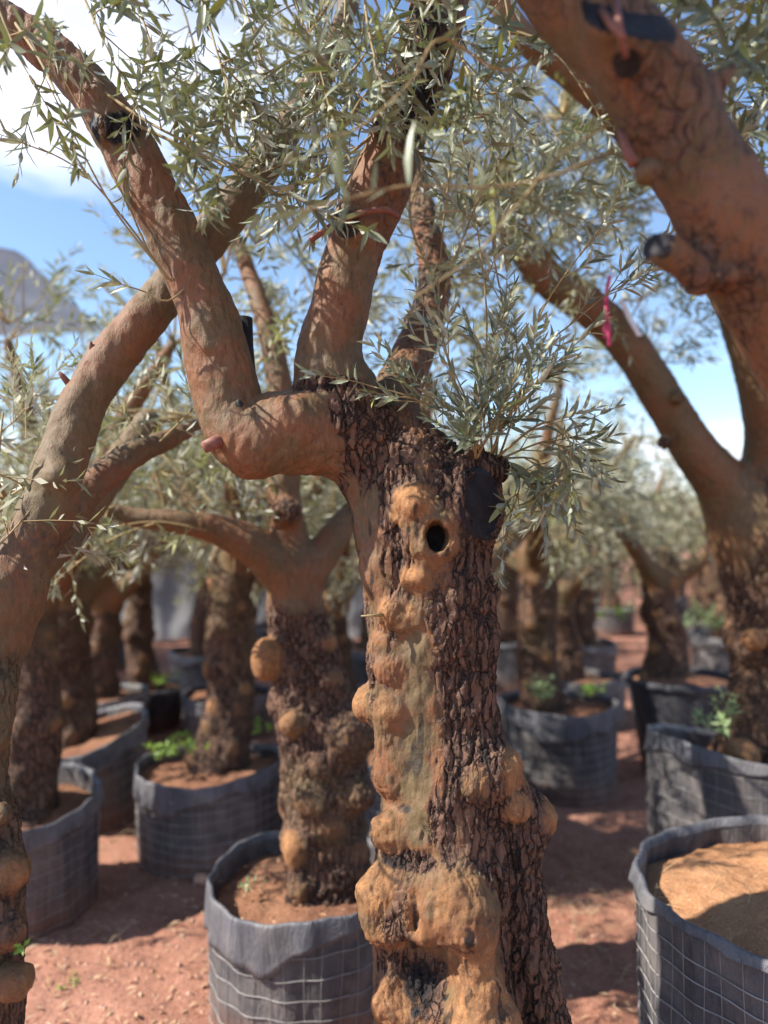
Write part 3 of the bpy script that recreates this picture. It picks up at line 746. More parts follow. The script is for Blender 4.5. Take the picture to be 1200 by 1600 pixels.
# vigorous shoots from the stub by the sealed cut
sh = [((770, 712, 1.60), (800, 600, 1.56), (850, 480, 1.50), (905, 400, 1.46)), ((770, 712, 1.60), (760, 600, 1.56), (760, 480, 1.52), (745, 350, 1.5)), ((775, 716, 1.58), (850, 660, 1.52), (890, 690, 1.48), (885, 740, 1.46)),
      ((760, 710, 1.58), (700, 650, 1.52), (640, 620, 1.5), (585, 605, 1.48)), ((765, 712, 1.56), (800, 640, 1.50), (845, 590, 1.46)), ((760, 715, 1.56), (735, 640, 1.50), (700, 560, 1.46)), ((780, 714, 1.62), (840, 560, 1.62), (900, 500, 1.6), (985, 430, 1.58)),
      ((775, 714, 1.62), (790, 520, 1.66), (770, 380, 1.68), (780, 240, 1.7)), ((785, 716, 1.6), (850, 690, 1.62), (880, 700, 1.6)), ((750, 712, 1.6), (690, 520, 1.62), (690, 380, 1.66), (705, 250, 1.7)), ((790, 720, 1.62), (812, 752, 1.58), (800, 800, 1.55)), ((786, 716, 1.62), (840, 720, 1.64), (850, 770, 1.62)),
      ((742, 716, 1.5), (745, 690, 1.47), (752, 640, 1.45)), ((745, 716, 1.5), (765, 680, 1.46), (800, 645, 1.44))]
for p in sh: bl(p, 9, (.07, .16), .003, leaf=.039, node=.018, droop=.05, fwd=.9, spread=.6, up=.15)
bl(((690, 470, 2.0), (740, 330, 1.9), (800, 200, 1.85)), 14, (.1, .22), leaf=.04, fwd=.6); bl(((680, 440, 2.0), (640, 330, 1.95), (700, 200, 1.9)), 14, (.1, .22), leaf=.04)
bl(((640, 190, 2.2), (720, 120, 2.1), (820, 150, 2.0), (900, 260, 1.95)), 18, (.12, .25), leaf=.042); bl(((665, 350, 2.1), (780, 300, 2.05), (860, 330, 2.0)), 16, (.12, .24), leaf=.042); bl(((640, 180, 2.2), (700, 60, 2.1), (840, 60, 2.0), (930, 170, 1.95)), 16, (.12, .25), leaf=.042)
fo.build(hero, M['leaf'], hero_base)
# the near twig that crosses in front, with long pale leaves
fn = Foliage(8)
def near(pts, rad, leaves, leaf):
    c = Chain([(x, y, d, 1) for x, y, d in pts], m=6).c
    fn.t.add(c, np.linspace(rad, rad * .55, len(c)), 7, True)
    for f, ang, rl in leaves:
        i = f * (len(c) - 1.001); k = int(i); p = c[k] + (c[k + 1] - c[k]) * (i - k); t = nrm(c[k + 1] - c[k])
        dr = nrm(A([math.cos(math.radians(ang)), r.uniform(-.5, .2), math.sin(math.radians(ang))]))
        n = nrm(np.cross(dr, [0, 1, 0]) * r.choice([-1, 1]) + A([0, -1.0, .3])); n = nrm(n - dr * np.dot(n, dr))
        fn.leaf(p, dr, n, leaf * rl, leaf * rl * .17)
near([(960, 235, .98), (860, 275, .96), (760, 292, .94), (640, 290, .92), (545, 310, .90), (470, 330, .89)], .0022, [(.98, 190, 1), (.93, 215, 1.1), (.82, 100, 1.5), (.80, 115, 1.3), (.8, 245, .9), (.72, 80, .9), (.66, 215, .7), (.6, 95, 1.6), (.55, 40, .6), (.42, 60, .8), (.40, 120, .7), (.3, 250, .6), (.22, 70, .8), (.2, 10, .8), (.1, 20, .7), (.08, 60, .8), (.03, 340, .9), (.0, 40, .8)], .05)
near([(905, 60, 1.05), (790, 110, 1.02), (690, 60, 1.0), (640, 130, .98), (560, 200, .96), (500, 215, .95)], .0022, [(.1, 200, .8), (.18, 60, .7), (.25, 130, .9), (.35, 250, .9), (.4, 30, .8), (.5, 200, .9), (.55, 100, .9), (.62, 260, .8), (.7, 20, .7), (.75, 170, .9), (.82, 230, .9), (.9, 120, .8), (.97, 190, 1), (.99, 240, .9)], .045)
near([(975, 180, 1.0), (880, 240, .98), (800, 330, .97), (740, 400, .97), (640, 470, .97)], .002, [(.02, 30, .9), (.05, 330, .7), (.15, 80, .7), (.22, 200, .8), (.3, 100, .8), (.45, 90, .7), (.5, 250, .8), (.62, 95, .9), (.7, 200, .7), (.8, 180, .9), (.9, 95, .7), (.99, 185, 1.1), (.97, 215, .8)], .042)
fn.build(hero, M['leaf'], hero_base, ('foliage', 'twigs'))
for x, y, d in ((880, 126, 1.02), (872, 118, 1.02), (772, 300, .95)):
    fr = Tubes(); q = W(x, y, d); fr.add([q + A([0, 0, .006]), q + A([0, 0, .004]), q, q - A([0, 0, .004]), q - A([0, 0, .006])], [.001, .0038, .005, .0038, .001], 10)
    fr.build('olive_fruit', M['olive_fruit'], hero, hero_base)

# ================================================================== ground
def plane_grid(name, x0, x1, y0, y1, nx, ny, z, mat, kind, skirt=None):
    pass
nx, ny = 260, 260
gx = np.linspace(-1, 1, nx); gy = np.linspace(0, 1, ny)
GX = np.sign(gx) * np.abs(gx) ** 2.6; GYv = gy ** 2.6
X, Y = np.meshgrid(GX * 400, -6 + GYv * 800, indexing='ij')
P = np.stack([X.ravel(), Y.ravel(), np.zeros(X.size)], 1)
def gz(P):
    return .045 * fbm(P[:, :3] * A([.7, .7, 0]) + 3.1, 3, 201) + .016 * fbm(P[:, :3] * A([5, 5, 0]), 3, 211)
# finer near field
nxf = 330
xs = np.linspace(-5.5, 5.5, nxf); ys = np.linspace(1.2, 11, 300)
def sheet(name, xs, ys, dz, mat):
    X, Y = np.meshgrid(xs, ys, indexing='ij'); P = np.stack([X.ravel(), Y.ravel(), np.zeros(X.size)], 1)
    P[:, 2] = gz(P) + dz
    n, m = len(xs), len(ys); i = np.arange(n - 1)[:, None] * m + np.arange(m - 1)[None]
    Q = np.stack([i, i + m, i + m + 1, i + 1], -1).reshape(-1, 4)
    return P, Q
xs_all = np.unique(np.concatenate([np.linspace(-7, 7, 350), 7 + np.geomspace(.05, 500, 40), -7 - np.geomspace(.05, 500, 40)]))
ys_all = np.unique(np.concatenate([np.linspace(1, 13, 330), 13 + np.geomspace(.05, 900, 45), 1 - np.geomspace(.05, 40, 20)]))
P, Q = sheet('g', xs_all, ys_all, 0, None)
far = sst(13, 60, np.hypot(P[:, 0], P[:, 1])); P[:, 2] *= (1 - far)
nr = np.hypot(P[:, 0], P[:, 1]) < 12
P[nr, 2] += .012 * fbm(P[nr] * A([16, 16, 1]), 3, 221)
tag(link('ground', mesh_np('ground', P, [Q], M['ground'])), kind='structure')
def ground_z(x, y): return float(gz(A([[x, y, 0.]]))[0])

# ------------------------------------------------------------------ pots
def pot_meshes(rad, h, collar=.09, taper=.97, tilt=(0, 0), wave=.012, soil_drop=.07, mound=.02, mesh=True, wire_r=.0016, vs=.055, hs=.062, seed=0, lip=False, mat='liner', soil='soil', hi=True, foot=0.):
    """local space: z=0 at the ground, axis at the origin"""
    g = np.random.default_rng(seed); na = 96 if hi else 40; nz = 26 if hi else 8
    a = np.linspace(0, 2 * np.pi, na, endpoint=False)
    ph = g.uniform(0, 6.28, 8); am = g.uniform(.4, 1, 8)
    def rw(a, z):   # dented radius
        d = 0
        for i, k in enumerate((2, 3, 5, 8)): d = d + am[i] * np.sin(k * a + ph[i] + z * 2.1 * (i % 2 * 2 - 1)) / (k ** .9)
        return (rad * (taper + (1 - taper) * z / h)) * (1 + .016 * d) + .006 * np.sin(17 * a + ph[5] + 9 * z) * (.3 + .7 * am[6])
    def zr(a): return h + tilt[0] * np.cos(a) + tilt[1] * np.sin(a) + wave * (np.sin(2 * a + ph[4]) + .5 * np.sin(5 * a + ph[5]))
    def lathe(rows):
        V = np.concatenate([np.stack([r_ * np.cos(a), r_ * np.sin(a), z_], 1) for r_, z_ in rows]); n = len(rows)
        i0 = np.arange(na); i1 = (i0 + 1) % na
        Q = np.concatenate([np.stack([i0 + k * na, i1 + k * na, i1 + (k + 1) * na, i0 + (k + 1) * na], 1) for k in range(n - 1)])
        return V, Q
    Z = zr(a); out = {}
    rows = []
    for f in np.linspace(0, 1, nz):
        z = f * (Z - .004); rows.append((rw(a, z) * (1 + .0), z - (.05 if f == 0 else 0)))
    top = rw(a, Z)
    rows.append((top - .004, Z)); rows.append((top - .010, Z - .004))
    for f in (.3, .7, 1.3): rows.append((top - .013 - .004 * np.sin(9 * a + ph[2]) * f, Z - soil_drop * f))
    out['liner'] = lathe(rows)
    if collar > 0:
        ch = collar * (1 + .35 * np.sin(2 * a + ph[6]) + .22 * np.sin(5 * a + ph[7]) + .10 * np.sin(11 * a + ph[0]))
        ch = np.maximum(ch, .02); rows = []
        fl = .003 + .0035 * (1 + np.sin(7 * a + ph[1])) + .003 * (1 + np.sin(19 * a + ph[3])) + .003 * np.sin(31 * a + ph[2])
        rows.append((top - .014, Z - .018)); rows.append((top - .008, Z + .004)); rows.append((top + .003, Z + .007))
        for f in np.linspace(.08, 1, 7 if hi else 3): rows.append((top + .004 + fl * (f ** .7) , Z + .005 - ch * f))
        rows.append((top + .002 + fl * .9, Z + .005 - ch)); rows.append((top + .003, Z - ch * .6))
        out['collar'] = lathe(rows)
    if lip:
        rows = [(top - .012, Z - .01), (top - .01, Z + .006), (top + .008, Z + .01), (top + .02, Z + .002), (top + .02, Z - .03), (top + .012, Z - .04), (top + .001, Z - .042)]
        out['rim'] = lathe(rows)
    if mesh:
        t = Tubes(); aa = np.linspace(0, 2 * np.pi, 97)
        k = int(h / hs)
        for i in range(k):
            zz = .02 + i * hs + tilt[1] * 0
            z = zz * (zr(aa) / h) + .006 * np.sin(3 * aa + i)
            t.add(np.stack([(rw(aa, z) + .004 + .002 * np.sin(13 * aa + i)) * np.cos(aa), (rw(aa, z) + .004 + .002 * np.sin(13 * aa + i)) * np.sin(aa), z], 1), wire_r * 1.25, 5, False)
        for i in range(int(2 * np.pi * rad / vs)):
            b = i * vs / rad + .01 * math.sin(i * 3.3); f = np.linspace(0.01, .985 if collar > 0 else 1.01, 12); z = f * float(zr(A([b]))[0]); bb = b + .012 * np.sin(f * 5 + i)
            t.add(np.stack([(rw(bb, z) + .005) * np.cos(bb), (rw(bb, z) + .005) * np.sin(bb), z], 1), wire_r * .6, 4, False)
        out['wire_mesh'] = t
    # soil
    nr_ = 26 if hi else 9
    rows = []
    for f in np.linspace(1, .02, nr_):
        rr = (top - .012) * f; z = Z * f + (h * (1 - f)) - soil_drop + mound * (1 - f * f)
        p = np.stack([rr * np.cos(a), rr * np.sin(a), z], 1)
        z = z + .016 * fbm(p * 9 + seed, 3, 5) + .007 * fbm(p * 34, 2, 9); rows.append((rr, z))
    V, Q = lathe(rows); out['soil'] = (V, Q); out['soil_mat'] = soil; out['mat'] = mat
    return out

def make_pot(label, loc, rz=0., group=None, **k):
    d = pot_meshes(**k)
    root = thing('plant_pot', label, 'plant pot', loc, rz, group)
    V, Q = d['liner']; link('liner', mesh_np('liner', V, [Q], M[d['mat']]), root)
    if 'collar' in d: V, Q = d['collar']; link('collar', mesh_np('collar', V, [Q], M['collar']), root)
    if 'rim' in d: V, Q = d['rim']; link('rim', mesh_np('rim', V, [Q], M['plastic']), root)
    if 'wire_mesh' in d: d['wire_mesh'].build('wire_mesh', M['wire'], root)
    V, Q = d['soil']; link('soil', mesh_np('soil', V, [Q], M[d['soil_mat']]), root)
    return root

def at(px, d): return (px - 600) / F * d
def pot(px, py, d, rad, label, **k):
    x = at(px, d); h = CZ - (py - HZ) / F * d; g = ground_z(x, d)
    return make_pot(label, (x, d, g), k.pop('rz', 0.), rad=rad, h=h - g, **k)

pot(700, 1790, 1.6, .34, 'mesh wrapped pot just below the frame that holds the knobbly focal tree', seed=1, mesh=True, soil_drop=.05)
pot(487, 1362, 2.57, .348, 'round grey fabric pot with wide folded collar and wire grid, left of the focal trunk', seed=2, collar=.115, soil_drop=.075, mound=.03, hs=.066, vs=.056, wire_r=.0013, rz=.4)
pot(1262, 1392, 1.95, .43, 'large wire caged pot of pale sandy soil cut off by the right edge', seed=3, collar=.028, soil_drop=.07, mound=.05, soil='sand', hs=.05, vs=.05, wire_r=.0014, rz=.3, tilt=(.0, .02))
pot(1180, 1165, 3.3, .445, 'deep grey pot with sagging torn collar around the right hand leaning trunk', seed=4, collar=.08, tilt=(-.05, .03), soil_drop=.09, hs=.06, wire_r=.0012, rz=1.2)
pot(15, 1238, 3.2, .365, 'slim grey meshed pot at the left edge with a pale folded rim', seed=5, collar=.06, soil_drop=.10, tilt=(-.03, .02), wire_r=.0012)
pot(122, 1146, 4.25, .37, 'dark grey pot with a slanting floppy collar behind the left edge pot', seed=6, collar=.13, soil_drop=.05, tilt=(.08, .05), wire_r=.001)
pot(330, 1190, 3.82, .372, 'broad grey meshed pot with bright green weeds on its soil', seed=7, collar=.10, soil_drop=.06, wire_r=.0016, tilt=(.015, 0), hs=.05)
pot(870, 1095, 4.75, .372, 'grey barrel shaped pot with crumpled collar right of the focal trunk', seed=8, collar=.12, soil_drop=.06, wire_r=.0012, hs=.055, rz=2.)
pot(1066, 1058, 5.0, .362, 'tapered black plastic pot with thick rim beyond the leaning trunk', seed=9, collar=0, mesh=False, lip=True, taper=.70, mat='plastic', soil_drop=.04, mound=.06, wave=.004)
pot(236, 1072, 6.2, .30, 'tapered dark pot in the shade behind the slanting collar pot', seed=10, collar=0, mesh=False, lip=True, taper=.78, mat='plastic', wave=.003, soil_drop=.04)
pot(160, 1082, 5.6, .33, 'dark pot half hidden by shaded trunks on the left', seed=11, collar=.07, mesh=False, soil_drop=.05)
pot(357, 1082, 6.0, .36, 'pale sided pot behind the green weed pot', seed=12, collar=.11, soil_drop=.05, wire_r=.0012)
pot(598, 1084, 5.4, .375, 'grey pot peeking out left of the focal trunk, farther one of two', seed=13, collar=.09, soil_drop=.05, wire_r=.0012)
pot(684, 1172, 3.6, .40, 'grey meshed pot mostly hidden behind the focal trunk, nearer one of two', seed=14, collar=.05, soil_drop=.05, wire_r=.0012)
pot(912, 1056, 6.3, .345, 'grey pot directly behind the barrel shaped pot', seed=15, collar=.10, soil_drop=.05, wire_r=.0014)

# ------------------------------------------------------------------ other hand-built trees
def mid_paint(lump=.8, dark=.0, smooth=()):
    def f(V, N, bk, black):
        bk[:, 0] = .72 + .25 * fbm(V * 5, 2, 88)
        for g in smooth:
            w = 1 - sst(.0, .07, g.dist(V) + .05 * fbm(V * 9, 2, 12)); bk[:, 0] = bk[:, 0] * (1 - w) + .12 * w
        bk[:, 2] = .35 + .5 * fbm(V * 4, 2, 77)
        black[:] = np.maximum(0, dark + .5 * fbm(V * 4.5, 2, 66))
    return f
def knobs(ch, n, rr, seed, zmax, rj=(.02, .05), face=None):
    g = np.random.default_rng(seed); out = []
    c, r_ = ch.c, ch.r; ok = [i for i in range(len(c)) if c[i, 2] < zmax]
    for k in range(n):
        i = g.choice(ok); a = g.uniform(0, 6.28); t = nrm(c[min(i + 1, len(c) - 1)] - c[max(i - 1, 0)]); u, v = frame(t)
        o = math.cos(a) * u + math.sin(a) * v; q = g.uniform(*rj)
        out.append(Ball(c[i] + o * (r_[i] - q * .35), q * g.uniform(.6, 1.15), .05, tuple(g.uniform(.65, 1.3, 3)), g.uniform(.25, 1.0)))
    return out

def crown(fo, tips, n, tl, spread, leaf=.05, g=None, droop=.5, side=.15, node=.02):
    for p, t in tips:
        for k in range(n):
            o = g.normal(0, 1, 3); o[2] = o[2] * .7 + .15
            q = p + nrm(o) * g.uniform(.0, spread)
            fo.twig(q, nrm(o + t * .6), g.uniform(*tl), leaf, node, droop, side, .2)
        for k in range(5):
            o = nrm(g.normal(0, 1, 3) + t * .8); q = p + o * spread
            fo.t.add([p, (p + q) / 2 + g.normal(0, .03, 3), q], [.006, .004, .002], 4, False)

# second tree, standing in the near round pot
tz2 = W(515, 1408, 2.57)
c2 = [Chain([(522, 1440, 2.57, 74), (515, 1370, 2.57, 62), (508, 1280, 2.57, 60), (502, 1180, 2.57, 64), (480, 1060, 2.57, 52), (463, 960, 2.57, 45), (460, 885, 2.57, 40)]),
      Chain([(455, 912, 2.56, 33), (402, 858, 2.50, 32), (340, 828, 2.45, 24), (280, 815, 2.40, 19), (190, 805, 2.36, 14), (110, 770, 2.3, 10)], part='branch', k=.025),
      Chain([(462, 890, 2.57, 34), (446, 810, 2.57, 28), (443, 735, 2.57, 26), (440, 640, 2.57, 23), (425, 540, 2.6, 18), (390, 430, 2.7, 13), (350, 330, 2.8, 8)], part='branch', k=.025),
      Chain([(486, 895, 2.57, 27), (522, 838, 2.62, 24), (552, 798, 2.66, 18), (610, 735, 2.75, 15), (660, 640, 2.9, 11)], part='branch', k=.025)]
k2 = [Ball(W(415, 1030, 2.50), .062, .03, (.8, .8, 1.2), 1), Ball(W(545, 1150, 2.50), .085, .05, burl=.25), Ball(W(455, 1130, 2.45), .04, .03, burl=.6), Ball(W(462, 1325, 2.47), .05, .06, (.8, 1, 1.3)), Ball(W(515, 1290, 2.46), .045, .06, (1, 1, .8), burl=.6), Ball(W(555, 1330, 2.50), .04, .06, burl=.6), Ball(W(472, 1385, 2.47), .05, .06, (.8, 1, 1.2), burl=.6), Ball(W(450, 800, 2.5), .05, .03, burl=0), Ball(W(560, 1240, 2.48), .06, .04, burl=.3)] + knobs(c2[0], 34, 0, 3, 1.25)
tr2 = thing('olive_tree', 'thick olive tree rooted in the round wide collared pot left of the focal tree', 'tree', tz2)
grow(tr2, c2 + k2, .0075, mid_paint(smooth=c2[1:], dark=.08), off=tz2, seed=2, fine=False)
f2 = Foliage(32, hi=False, lit=True); g2 = np.random.default_rng(32)
def tipset(specs): return [(W(x, y, d), nrm(A(t, float))) for x, y, d, t in specs]
crown(f2, tipset([(430, 520, 2.6, (-.3, 0, 1)), (350, 430, 2.7, (-.3, 0, .6)), (400, 380, 2.8, (0, 0, 1)), (480, 420, 2.9, (.3, 0, 1)), (300, 650, 2.5, (-.6, 0, -.2)), (120, 760, 2.3, (-1, 0, 0)), (620, 560, 2.9, (.4, 0, .7)), (520, 500, 2.95, (.2, .3, .7))]), 15, (.12, .3), .30, .05, g2)
for x0, y0, x1, y1, d in ((330, 830, 150, 830, 2.3), (250, 815, 90, 905, 2.25), (300, 815, 210, 760, 2.35), (180, 790, 60, 880, 2.2)):
    f2.branchlet([W(x0, y0, d + .1), W((x0 + x1) / 2, (y0 + y1) / 2 - 15, d + .03), W(x1, y1, d)], .004, 15, (.08, .18), .05, .3, .1, .02)
f2.build(tr2, M['leaf_far'], tz2)

# left foreground tree: only a strip of its trunk and its long limbs are in view
tz3 = W(-85, 1700, 1.36)
c3 = [Chain([(-90, 1750, 1.36, 116), (-85, 1500, 1.36, 112), (-82, 1350, 1.36, 106), (-78, 1220, 1.38, 84), (-66, 1100, 1.41, 80), (-45, 1000, 1.44, 82), (-20, 940, 1.46, 76)]),
      Chain([(-15, 960, 1.46, 58.1), (20, 905, 1.47, 47.5), (58, 835, 1.49, 41.4), (90, 740, 1.52, 39.6), (121, 650, 1.55, 35), (165, 570, 1.59, 35), (224, 500, 1.62, 34), (276, 440, 1.66, 33), (325, 372, 1.70, 31.7), (385, 300, 1.74, 29.0), (450, 200, 1.8, 24.6), (520, 80, 1.85, 19.4), (560, -60, 1.9, 14.1)], part='branch', k=.05),
      Chain([(40, 900, 1.52, 31.7), (85, 830, 1.66, 26.4), (130, 775, 1.74, 24.6), (190, 722, 1.82, 22.9), (245, 694, 1.9, 17), (300, 668, 2.0, 12), (345, 640, 2.1, 7)], part='branch', k=.02),
      Chain([(50, 890, 1.58, 29.9), (110, 830, 1.9, 26.4), (170, 745, 2.1, 24.6), (230, 660, 2.25, 19.4)], part='branch', k=.015)]
k3 = [Ball(W(15, 1360, 1.31), .028, .02, burl=.7), Ball(W(22, 1530, 1.30), .03, .02, burl=.6), Ball(W(12, 1460, 1.30), .028, .02, burl=.4), Ball(W(6, 1270, 1.32), .022, .02, burl=.3)] + knobs(c3[0], 14, 0, 9, 1.4, (.02, .035)) + [Ball(W(92, 745, 1.47), .02, .03, burl=0)]
tr3 = thing('olive_tree', 'olive tree at the left edge whose smooth reddish limb sweeps up behind the focal tree', 'tree', tz3)
grow(tr3, c3 + k3, .006, mid_paint(smooth=c3[1:], dark=.1), off=tz3, seed=3, hi=A([.6, 3.2, 3.2]), lo=A([-1.3, 1.0, .3]))
for p in (((150, 552, 1.57), (143, 543, 1.56), (141, 534, 1.555)), ((118, 612, 1.55), (98, 588, 1.54), (92, 581, 1.535))):
    tb = Tubes(); tb.add([W(*q) for q in p], [.009, .006, .003], 8); tb.build('twig_stub', M['redtwig'], tr3, tz3)
f3 = Foliage(33, hi=False, lit=True); g3_ = np.random.default_rng(33)
crown(f3, tipset([(-40, 820, 1.5, (-1, 0, .2)), (10, 780, 1.7, (-.6, .3, .4)), (560, -60, 1.95, (0, 0, 1)), (480, 60, 1.9, (.3, .2, .5))]), 11, (.1, .22), .2, .045, g3_)
for p in (((-60, 900, 1.4), (0, 850, 1.42), (45, 800, 1.45)), ((-70, 760, 1.4), (-10, 740, 1.45), (40, 760, 1.5)), ((250, 690, 1.85), (300, 640, 1.9), (330, 600, 1.95)), ((230, 690, 1.86), (190, 640, 1.95), (180, 590, 2.)), ((-40, 700, 1.8), (20, 660, 1.85), (60, 610, 1.9))):
    f3.branchlet([W(*q) for q in p], .003, 12, (.08, .17), .042, .2, .05, .018)
f3.build(tr3, M['leaf_far'], tz3)

# right-hand tree in the sagging pot
tz4 = W(1200, 1205, 3.3)
c4 = [Chain([(1196, 1260, 3.3, 95), (1195, 1150, 3.3, 66), (1212, 1040, 3.3, 62), (1208, 940, 3.3, 66), (1195, 850, 3.3, 74), (1185, 790, 3.3, 72)]),
      Chain([(1168, 825, 3.3, 58), (1132, 762, 3.26, 43), (1080, 695, 3.2, 33), (1022, 600, 3.15, 30), (974, 530, 3.1, 29), (915, 475, 3.05, 29), (850, 430, 3.0, 27), (802, 355, 2.95, 23), (780, 260, 2.9, 17)], part='branch', k=.04),
      Chain([(1200, 800, 3.3, 52), (1208, 690, 3.2, 42), (1194, 590, 3.1, 41), (1166, 490, 3.0, 40), (1120, 395, 2.85, 34), (1066, 305, 2.7, 29), (990, 205, 2.6, 27), (900, 120, 2.5, 23), (820, 60, 2.4, 20), (760, -20, 2.35, 16)], part='branch', k=.04),
      Chain([(1190, 800, 3.32, 37.8), (1230, 690, 3.4, 29.2), (1280, 560, 3.5, 22.4)], part='branch', k=.04)]
k4 = knobs(c4[0], 30, 0, 14, 1.25, (.03, .06)) + [Ball(W(1178, 1000, 3.12), .05, .03), Ball(W(1160, 1180, 3.1), .07, .04), Ball(W(1060, 620, 3.05), .03, .03, burl=0), Ball(W(1040, 690, 3.1), .03, .03, burl=0)]
tr4 = thing('olive_tree', 'leaning olive tree in the sagging grey pot, its limb arching left toward a pink ribbon', 'tree', tz4)
grow(tr4, c4 + k4, .009, mid_paint(smooth=c4[1:], dark=.05), off=tz4, seed=4, fine=False)
f4 = Foliage(34, hi=False, lit=True); g4 = np.random.default_rng(34)
crown(f4, tipset([(830, 400, 2.95, (-.4, 0, .8)), (780, 330, 2.95, (-.4, 0, .8)), (870, 330, 3.1, (0, 0, 1)), (720, 260, 2.9, (-.5, 0, .8)), (800, 230, 2.9, (0, 0, 1)), (900, 260, 3.1, (.3, 0, 1)), (1000, 470, 3.3, (.2, 0, .6)), (660, 360, 2.9, (-.8, 0, .3)), (900, 430, 3.2, (0, .3, .8)), (880, 180, 2.7, (0, 0, .5)), (960, 330, 3.0, (.2, 0, .6)), (740, 440, 2.9, (-.3, -.2, .2)), (800, 520, 3.0, (-.2, 0, -.3)), (930, 300, 3.2, (.2, 0, .8)), (860, 250, 3.1, (0, 0, 1)), (840, 340, 3.15, (0, .3, .6)), (1010, 560, 3.6, (0, 0, .6))]), 21, (.14, .32), .26, .05, g4)
f4.build(tr4, M['leaf_far'], tz4)
# a ribbon tied to its limb, and a paper tag
rb = thing('ribbon', 'pink ribbon tied around the arching limb of the leaning olive tree', 'ribbon', W(955, 520, 3.0))
def strip(pts, w, name, mat, root, off):
    p = A([W(*q) for q in pts]) - off; wv = A([w, 0, 0])
    n = len(p); th = A([0, .0012, 0])
    V = np.concatenate([p - wv - th, p + wv - th, p + wv + th, p - wv + th]); Q = []
    for i in range(n - 1):
        for a, b in ((0, 1), (1, 2), (2, 3), (3, 0)): Q.append([a * n + i, b * n + i, b * n + i + 1, a * n + i + 1])
    link(name, mesh_np(name, V, [A(Q)], mat), root)
off = A(rb.location)
strip([(952, 540, 2.90), (950, 505, 2.90), (947, 475, 2.93), (949, 450, 2.95), (953, 430, 2.95)], .008, 'tail', M['ribbon'], rb, off)
strip([(944, 528, 2.90), (945, 510, 2.9), (948, 490, 2.92)], .006, 'tail', M['ribbon'], rb, off)
tg = strip([(972, 470, 2.98), (985, 500, 2.97), (1000, 525, 2.97)], .012, 'paper_tag', M['white'], rb, off)

# right foreground tree: trunk outside the picture, sawn limb across the top right corner
tz5 = A([1.31, 2.02, .66])
cutB_q, cutB_n = W(972, 42, .885), nrm([.12, -.80, .58]); cutC_q, cutC_n = W(1034, 389, .945), nrm([-.75, -.6, .28])
c5 = [Chain([(1.31, 2.02, .55, .17), (1.30, 2.02, .9, .15), (1.24, 1.95, 1.25, .14), (1.10, 1.75, 1.5, .11), (.93, 1.4, 1.66, .09), (.69, 1.06, 1.74, .085)], px=False),
      Chain([(1370, 740, 1.06, 88), (1255, 535, 1.04, 82), (1160, 382, 1.0, 76), (1086, 250, .98, 69), (1024, 145, .97, 67), (955, 62, .965, 66), (880, -15, .96, 62), (800, -110, .96, 54), (700, -220, .97, 44)], part='branch', k=.03),
      Chain([(1030, 150, .96, 58), (992, 75, .925, 58), (968, 10, .885, 58)], part='branch', k=.03, clip=(cutB_q, cutB_n)),
      Chain([(1095, 435, .985, 28), (1062, 405, .97, 23), (1005, 372, .95, 23)], part='branch', k=.02, clip=(cutC_q, cutC_n)),
      Chain([(1085, 160, .965, 20), (1125, 130, .95, 13), (1142, 108, .945, 8)], part='branch', k=.02)]
k5 = [Ball(W(1012, 268, .935), .018, .03, burl=0), Ball(W(1140, 430, .94), .012, .03, burl=0)]
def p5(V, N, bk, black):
    bk[:, 0] = .36 + .42 * fbm(V * 9, 2, 8); bk[:, 2] = .25 + .6 * fbm(V * 6, 2, 9)  # bark mix darkened along the limb, standing in for the shade on it
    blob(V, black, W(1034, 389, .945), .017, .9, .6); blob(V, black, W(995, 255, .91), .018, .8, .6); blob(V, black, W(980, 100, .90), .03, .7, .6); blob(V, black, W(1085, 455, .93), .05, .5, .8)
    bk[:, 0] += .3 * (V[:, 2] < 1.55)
tr5 = thing('olive_tree', 'dark sawn olive limb crossing the top right corner, blurred close to the viewer', 'tree', tz5)
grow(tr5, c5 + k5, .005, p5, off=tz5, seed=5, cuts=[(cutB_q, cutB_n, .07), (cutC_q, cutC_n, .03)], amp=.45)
for p in (((940, 18, .90), (955, 38, .86), (975, 60, .845)), ((962, 2, .89), (968, 45, .85), (978, 90, .865))):
    tb = Tubes(); tb.add([W(*q) for q in p], [.005, .0045, .004], 8); tb.build('twig_stub', M['redtwig'], tr5, tz5)
tb = Tubes(); tb.add([W(970, 205, .955), W(978, 232, .935), W(990, 258, .93)], [.005, .006, .007], 8); tb.build('red_scar', M['redtwig'], tr5, tz5)
f5 = Foliage(35, hi=True)
for p in (((1230, -90, 1.15), (1160, 20, 1.15), (1080, 70, 1.15)), ((1280, 60, 1.2), (1200, 110, 1.2), (1120, 120, 1.18)), ((1290, 160, 1.2), (1220, 200, 1.2), (1150, 210, 1.2)), ((1280, 250, 1.3), (1220, 290, 1.3), (1180, 330, 1.3)), ((1180, -120, 1.2), (1100, -30, 1.2), (1050, 30, 1.2)), ((1320, 20, 1.3), (1230, 60, 1.3), (1150, 160, 1.3)), ((1260, -60, 1.4), (1180, 60, 1.4), (1120, 190, 1.4))):
    f5.branchlet([W(*q) for q in p], .003, 10, (.08, .16), .048, .3, .05, .018)
for p in (((830, -60, .96), (700, -260, .9), (560, -420, .86)), ((800, -100, .96), (700, -330, .92), (600, -480, .9)), ((760, -160, .96), (700, -420, 1.05), (600, -640, 1.1)), ((820, -90, .96), (780, -330, .85), (700, -560, .8))):  # unseen sprays above the frame, added to keep sun off the sawn limb
    f5.branchlet([W(*q) for q in p], .005, 34, (.12, .26), .05, .1, .12, .018, spread=1.1)
f5.build(tr5, M['leaf'], tz5)
